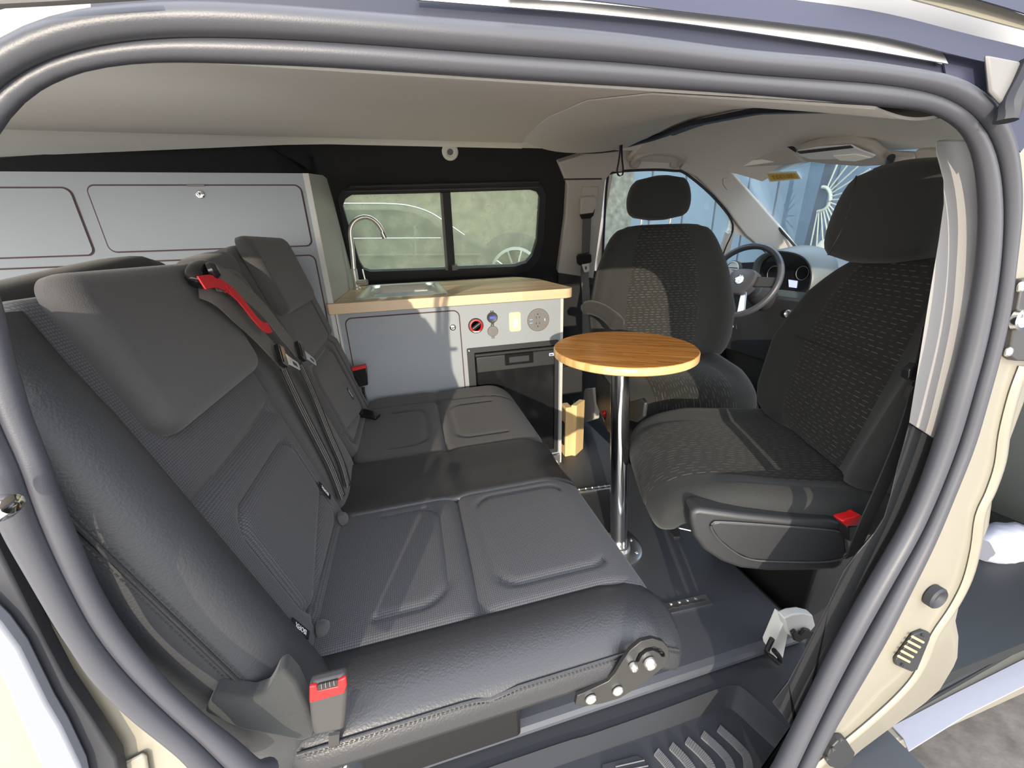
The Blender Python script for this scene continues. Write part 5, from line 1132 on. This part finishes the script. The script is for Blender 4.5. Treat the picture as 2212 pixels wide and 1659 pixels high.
mk('stalk', xf(sweep([(-.05, .02, -.07), (-.15, .04, -.05)], .008, 8), WM), M['black_plastic'], sw)
dsh = thing('dashboard', 'dark dashboard with instrument hood behind the steering wheel', 'dashboard', (2.4, 1.2, -.1))
sec = [(1.98, .30), (1.99, .45), (2.03, .58), (2.06, .68), (2.12, .745), (2.25, .80), (2.40, .845), (2.55, .86), (2.62, .80), (2.62, -.1), (2.2, -.1), (2.05, .1)]
mk('dash_body', loft([[Vector((x + dx, y, z)) for x, z in sec] for y, dx in ((.40, .05), (.8, .0), (1.3, 0), (1.8, 0), (2.0, .02), (2.17, .10))]), M['dash'], dsh, ang=50)
XD = 2.04
def DP(px, X=XD): return [on(x, y, X=X) for x, y in px]
hood = catmull(DP([(1625, 590), (1632, 562), (1655, 545), (1690, 540), (1730, 548), (1752, 568), (1758, 600), (1748, 635), (1725, 655), (1690, 660), (1650, 650), (1630, 625)]), 3, True)
cN = sum(hood, Vector()) / len(hood)
mk('instrument_hood', loft([[p + Vector((.16, 0, .02)) for p in hood], [p for p in hood], [cN + (p - cN) * .965 + Vector((-.006, 0, 0)) for p in hood], [cN + (p - cN) * .90 + Vector((.0, 0, 0)) for p in hood], [cN + (p - cN) * .86 + Vector((.05, 0, 0)) for p in hood]]), M['dash'], dsh, ang=50)
cf = [cN + (p - cN) * .87 + Vector((.030, 0, 0)) for p in hood]
clf = mk('instrument_glass', prism(cf, (.01, 0, 0)), M['gloss_black'], dsh, smooth=False)
mk('display', prism(DP([(1703, 604), (1722, 607), (1720, 622), (1704, 620)], XD + .026), (.003, 0, 0)), mat('display_lit', (.3, .35, .6), .3, emis=((.45, .5, .9), .6)), clf, smooth=False)
gz = mk('gauge_ring', sweep([on(1672, 592, X=XD + .026) + Vector((0, .045 * math.cos(t), .045 * math.sin(t))) for t in [2 * PI * i / 28 for i in range(28)]], .002, 6, closed=True, up=(1, 0, 0)), M['grey_pl'], clf)
mk('gauge_ring', sweep([on(1733, 590, X=XD + .026) + Vector((0, .036 * math.cos(t), .036 * math.sin(t))) for t in [2 * PI * i / 28 for i in range(28)]], .002, 6, closed=True, up=(1, 0, 0)), M['grey_pl'], clf)
# side vent
vc = on(1586, 583, X=2.0)
vt = mk('air_vent', lathe([(.055, 0), (.055, .02), (.048, .024), (.046, .006), (.0001, .004)], vc, (-1, -.1, .2), 30), M['darkgrey'], dsh)
mk('vent_ring', lathe([(.050, .020), (.050, .026), (.045, .026), (.044, .02)], vc, (-1, -.1, .2), 30), M['alu'], dsh)
for k in (-1, 0, 1): mk('vent_slat', sweep([vc + Vector((-.018, -.042, k * .014)), vc + Vector((-.018, .042, k * .014))], .003, 6), M['black_plastic'], dsh)
ps_ = on(1704, 678, X=1.98); mk('start_button', lathe([(.022, 0), (.022, .010), (.017, .013), (.016, .005), (.0001, .005)], ps_, (-1, 0, .1), 24), M['alu'], dsh)
mk('lower_switch', prism(DP([(1576, 700), (1590, 702), (1591, 711), (1577, 709)], 1.93), (.004, 0, 0)), M['black_plastic'], dsh, bev=.001)
mk('switch_mark', prism(DP([(1580, 703), (1584, 703), (1584, 707), (1580, 707)], 1.928), (.001, 0, 0)), M['white'], dsh, smooth=False)
mk('knee_panel', prism([(1.94, .9, .30), (1.94, 2.1, .30), (1.99, 2.1, .66), (1.99, .9, .66)], (.06, 0, 0)), M['black_plastic'], dsh, bev=.01)
mk('gear_console', loft([[Vector(p) for p in [(1.75, 1.20, z), (1.75, 1.42, z), (2.0, 1.45, z + .02), (2.0, 1.18, z + .02)]] for z in (-.1, .35, .48)]), M['black_plastic'], dsh, bev=.02)
# packet behind the passenger seat
pk = thing('packet', 'white packet with dark blue block print standing behind the passenger seat', 'packet', on(1625, 905, Y=1.742))
PKY = 1.742
def PKp(px, o=0): return [on(x, y, Y=PKY - o) for x, y in px]
mk('packet_body', prism(PKp([(1612, 848), (1634, 850), (1636, 870), (1644, 895), (1648, 912), (1625, 908), (1606, 898), (1610, 872)]), (0, .05, 0)), M['white'], pk, bev=.003)
for q in [[(1619, 862), (1632, 863), (1631, 869), (1617, 868)], [(1612, 868), (1616, 871), (1613, 883), (1609, 882)], [(1619, 872), (1627, 874), (1622, 880), (1617, 878)], [(1628, 874), (1635, 876), (1638, 882), (1630, 881)], [(1610, 885), (1617, 885), (1615, 892), (1608, 891)], [(1619, 886), (1628, 888), (1626, 895), (1618, 893)], [(1630, 887), (1638, 889), (1641, 896), (1631, 894)], [(1620, 898), (1634, 901), (1640, 908), (1622, 904)]]:
    mk('printed_block', prism(PKp(q, .002), (0, .002, 0)), M['blue'], pk, smooth=False)
# ================================================================== outside
GZ = -.62
g = struct(mk('ground', box(-8, 14, -9, 12, GZ - .1, GZ), M['asphalt'], smooth=False), 'rough brown-grey asphalt yard')
pv_ = thing('paving', 'pale beige paving slabs on the ground left of the van door', 'paving', (-2, 0, GZ))
for i in range(11):
    for j in range(9):
        x, y = -4.6 + i * .5, -3.3 + j * .5
        if y < 0 or x < -.9: mk('slab', box(x + .006, x + .494, y + .006, y + .494, GZ + .001, GZ + .03), M['paving'], pv_, smooth=False, bev=.004, seg=1)
# blue container wall ahead, rough wall at the side, sunburst gate
bw = thing('container', 'blue corrugated container standing ahead and left of the van', 'container', (5.5, 2.5, GZ))
mk('side_wall', box(6.2, 6.3, -3.5, 8, GZ, 4.2), M['bluewall'], bw, smooth=False)
mk('side_wall', box(2.35, 6.2, 5.35, 5.45, GZ, 4.2), M['bluewall'], bw, smooth=False)
for y in [-3.2 + .62 * i for i in range(18)]: mk('panel_joint', box(6.185, 6.2, y, y + .02, GZ, 4.2), M['bluedark'], bw, smooth=False)
for x in [2.9 + .55 * i for i in range(6)]: mk('panel_joint', box(x, x + .02, 5.335, 5.35, GZ, 4.2), M['bluedark'], bw, smooth=False)
cw = tag(mk('concrete_wall', box(-3.2, 2.70, 4.55, 4.7, GZ, 3.6), M['concrete'], smooth=False), 'rough speckled wall seen through the sliding window', 'wall')
sg = thing('sunburst_gate', 'dark gate post with a pale half-sun of iron rays seen through the windscreen', 'gate', on(1765, 560, X=5.6))
GX = 5.6
gc = on(1783, 434, X=GX)
mk('post', prism([on(x, y, X=GX + .02) for x, y in [(1786, 340), (1802, 340), (1752, 560), (1728, 560)]], (.05, 0, 0)), M['bluedark'], sg, bev=.004)
arc = [on(x, y, X=GX) for x, y in [(1776, 404), (1786, 406), (1793, 416), (1794, 430), (1790, 443), (1780, 453), (1766, 457)]]
mk('sun_rim', sweep(catmull(arc, 4), .022, 8), M['iron'], sg)
for (x0, y0, x1, y1) in [(1787, 406, 1815, 340), (1790, 410, 1840, 345), (1792, 414, 1862, 352), (1794, 419, 1880, 365), (1795, 425, 1890, 395), (1795, 432, 1890, 425), (1794, 438, 1890, 470), (1791, 443, 1870, 530), (1788, 448, 1840, 545), (1784, 452, 1815, 548), (1779, 455, 1796, 550), (1774, 457, 1779, 548), (1769, 458, 1763, 548), (1766, 458, 1748, 545)]:
    mk('ray', sweep([on(x0, y0, X=GX), on(x1, y1, X=GX)], .010, 6), M['iron'], sg)
rk = tag(mk('rock', lathe([(.25, 0), (.30, .1), (.24, .22), (.10, .30), (.0001, .31)], on(1815, 560, X=5.2), (0, 0, 1), 12), mat('tan_rock', (.55, .48, .36), .9)), 'tan boulder seen low through the windscreen', 'rock')
# solid dark car built in place of a reflection in the sliding window
cr_ = thing('car', 'dark solid car with a bright roof line, standing in for a reflection in the dusty sliding window', 'car', (.0, 3.9, GZ))
CY = 3.4
def CP(px, Y=CY): return [on(x, y, Y=Y) for x, y in px]
bodyc = CP([(650, 441), (740, 440), (850, 441), (895, 446), (930, 458), (965, 478), (1003, 505), (1040, 520), (1090, 535), (1135, 548), (1150, 570), (1152, 612), (1060, 640), (650, 660)])
mk('car_body', prism(bodyc, (0, 1.0, 0)), M['car'], cr_, bev=.05, seg=3)
mk('side_glass', prism(CP([(660, 452), (850, 452), (890, 458), (925, 472), (952, 494), (958, 512), (660, 513)], CY - .01), (0, .02, 0)), M['carglass'], cr_, bev=.005)
mk('roof_line', sweep(catmull(CP([(650, 441), (760, 440), (850, 441), (893, 447), (930, 460), (965, 482), (1003, 508)], CY - .02), 4), .007, 6), M['alu'], cr_)
mk('belt_line', sweep(CP([(650, 516), (952, 514)], CY - .02), .005, 6), M['alu'], cr_)
mk('sill_line', sweep(CP([(650, 553), (1060, 550)], CY - .02), .012, 6), M['concrete'], cr_)
mk('door_seam', sweep(catmull(CP([(896, 488), (898, 540), (894, 552), (860, 553)], CY - .02), 4), .006, 6), M['grey_pl'], cr_)
wc_ = on(1112, 592, Y=CY - .03)
mk('tyre', lathe([(.32, -.10), (.34, -.06), (.34, .0), (.30, .02), (.22, .02), (.22, -.1)], wc_, (0, -1, 0), 36), M['rubber_dark'], cr_)
whl = mk('wheel_rim', lathe([(.22, 0), (.225, .02), (.20, .022), (.19, .0)], wc_, (0, -1, 0), 36), M['alu'], cr_)
for k in range(10):
    a = 2 * PI * k / 10; mk('spoke', sweep([wc_ + Vector((.03 * math.cos(a), -.02, .03 * math.sin(a))), wc_ + Vector((.20 * math.cos(a), -.015, .20 * math.sin(a)))], .010, 6), M['alu'], whl)
# front passenger entrance seen past the outer pillar
fw = thing('cab_step', 'dark ribbed cab entrance step seen right of the cream pillar', 'step', (1.8, .45, -.3))
mk('step_floor', prism([on(x, y, Z=-.30) for x, y in [(2030, 1250), (2120, 1080), (2340, 900), (2500, 1150), (2330, 1330), (2212, 1395), (1930, 1555), (1960, 1450)]], (0, 0, -.03)), M['footwell'], fw, smooth=False)
mk('step_back', prism([on(x, y, Z=-.29) for x, y in [(2040, 1240), (2100, 1235), (2145, 1255), (2230, 1320), (2330, 1330), (2340, 900), (2120, 1000)]], (0, 0, .05)), M['footwell'], fw, bev=.015, seg=3)
mk('step_lip', sweep([on(1950, 1520, Z=-.285), on(2120, 1430, Z=-.285), on(2300, 1345, Z=-.285)], .012, 8), M['footwell'], fw)
for k in range(4): mk('grip_line', sweep([on(2068 + k * 26, 1310 - k * 10, Z=-.298), on(2105 + k * 24, 1330 - k * 10, Z=-.298)], .003, 6), M['grey_pl'], fw)
mk('curved_rib', sweep(catmull([on(2118, 1288, Z=-.26), on(2145, 1268, Z=-.26), on(2162, 1245, Z=-.26)], 4), .006, 6), M['grey_pl'], fw)
ts = thing('taped_sill', 'sill of the cab door covered with white protective tape', 'sill', (1.3, .3, -.35))
mk('sill', prism([on(x, y, Z=-.32) for x, y in [(1880, 1560), (2060, 1462), (2212, 1392), (2330, 1330), (2330, 1430), (2212, 1480), (2000, 1575), (1840, 1659), (1700, 1740), (1700, 1659)]], (0, 0, -.06)), M['body'], ts, bev=.01)
mk('tape', prism([on(x, y, Z=-.318) for x, y in [(1926, 1570), (2060, 1500), (2212, 1424), (2330, 1365), (2330, 1435), (2212, 1484), (2090, 1545), (1962, 1625), (1950, 1596)]], (0, 0, .004)), M['tape'], ts, bev=.001)
tp_ = tag(mk('tape_flap', prism([on(x, y, Z=-.20) for x, y in [(2044, 1375), (2052, 1382), (2068, 1392), (2066, 1398), (2046, 1402), (2038, 1395)]], (0, 0, .01)), M['tape'], bev=.003), 'loose white tape end sticking out by the pillar edge', 'tape')
bgr = []
for i in range(10):
    t = i / 9; c_ = on(2118, 1186, Y=.62) * (1 - t) + on(2225, 1160, Y=.62) * t; k = max(.15, math.sin(PI * (t * .8 + .12)) ** .6)
    bgr.append([c_ + Vector((0, math.cos(a) * .06 * k * (1 + .1 * math.sin(5 * a + i)), math.sin(a) * .075 * k * (1 + .08 * math.sin(7 * a + 2 * i)))) for a in [2 * PI * q / 20 for q in range(20)]])
tag(mk('plastic_bag', loft(bgr), M['bag'], ang=60), 'white plastic bag lying on the cab step at the right edge', 'bag')

# low loading bank under the stand-in car
bk = tag(mk('loading_bank', box(-4.5, 2.2, 3.2, 4.54, GZ, wc_.z - .345), M['concrete'], smooth=False), 'low rough bank under the stand-in car beyond the van window', 'wall')
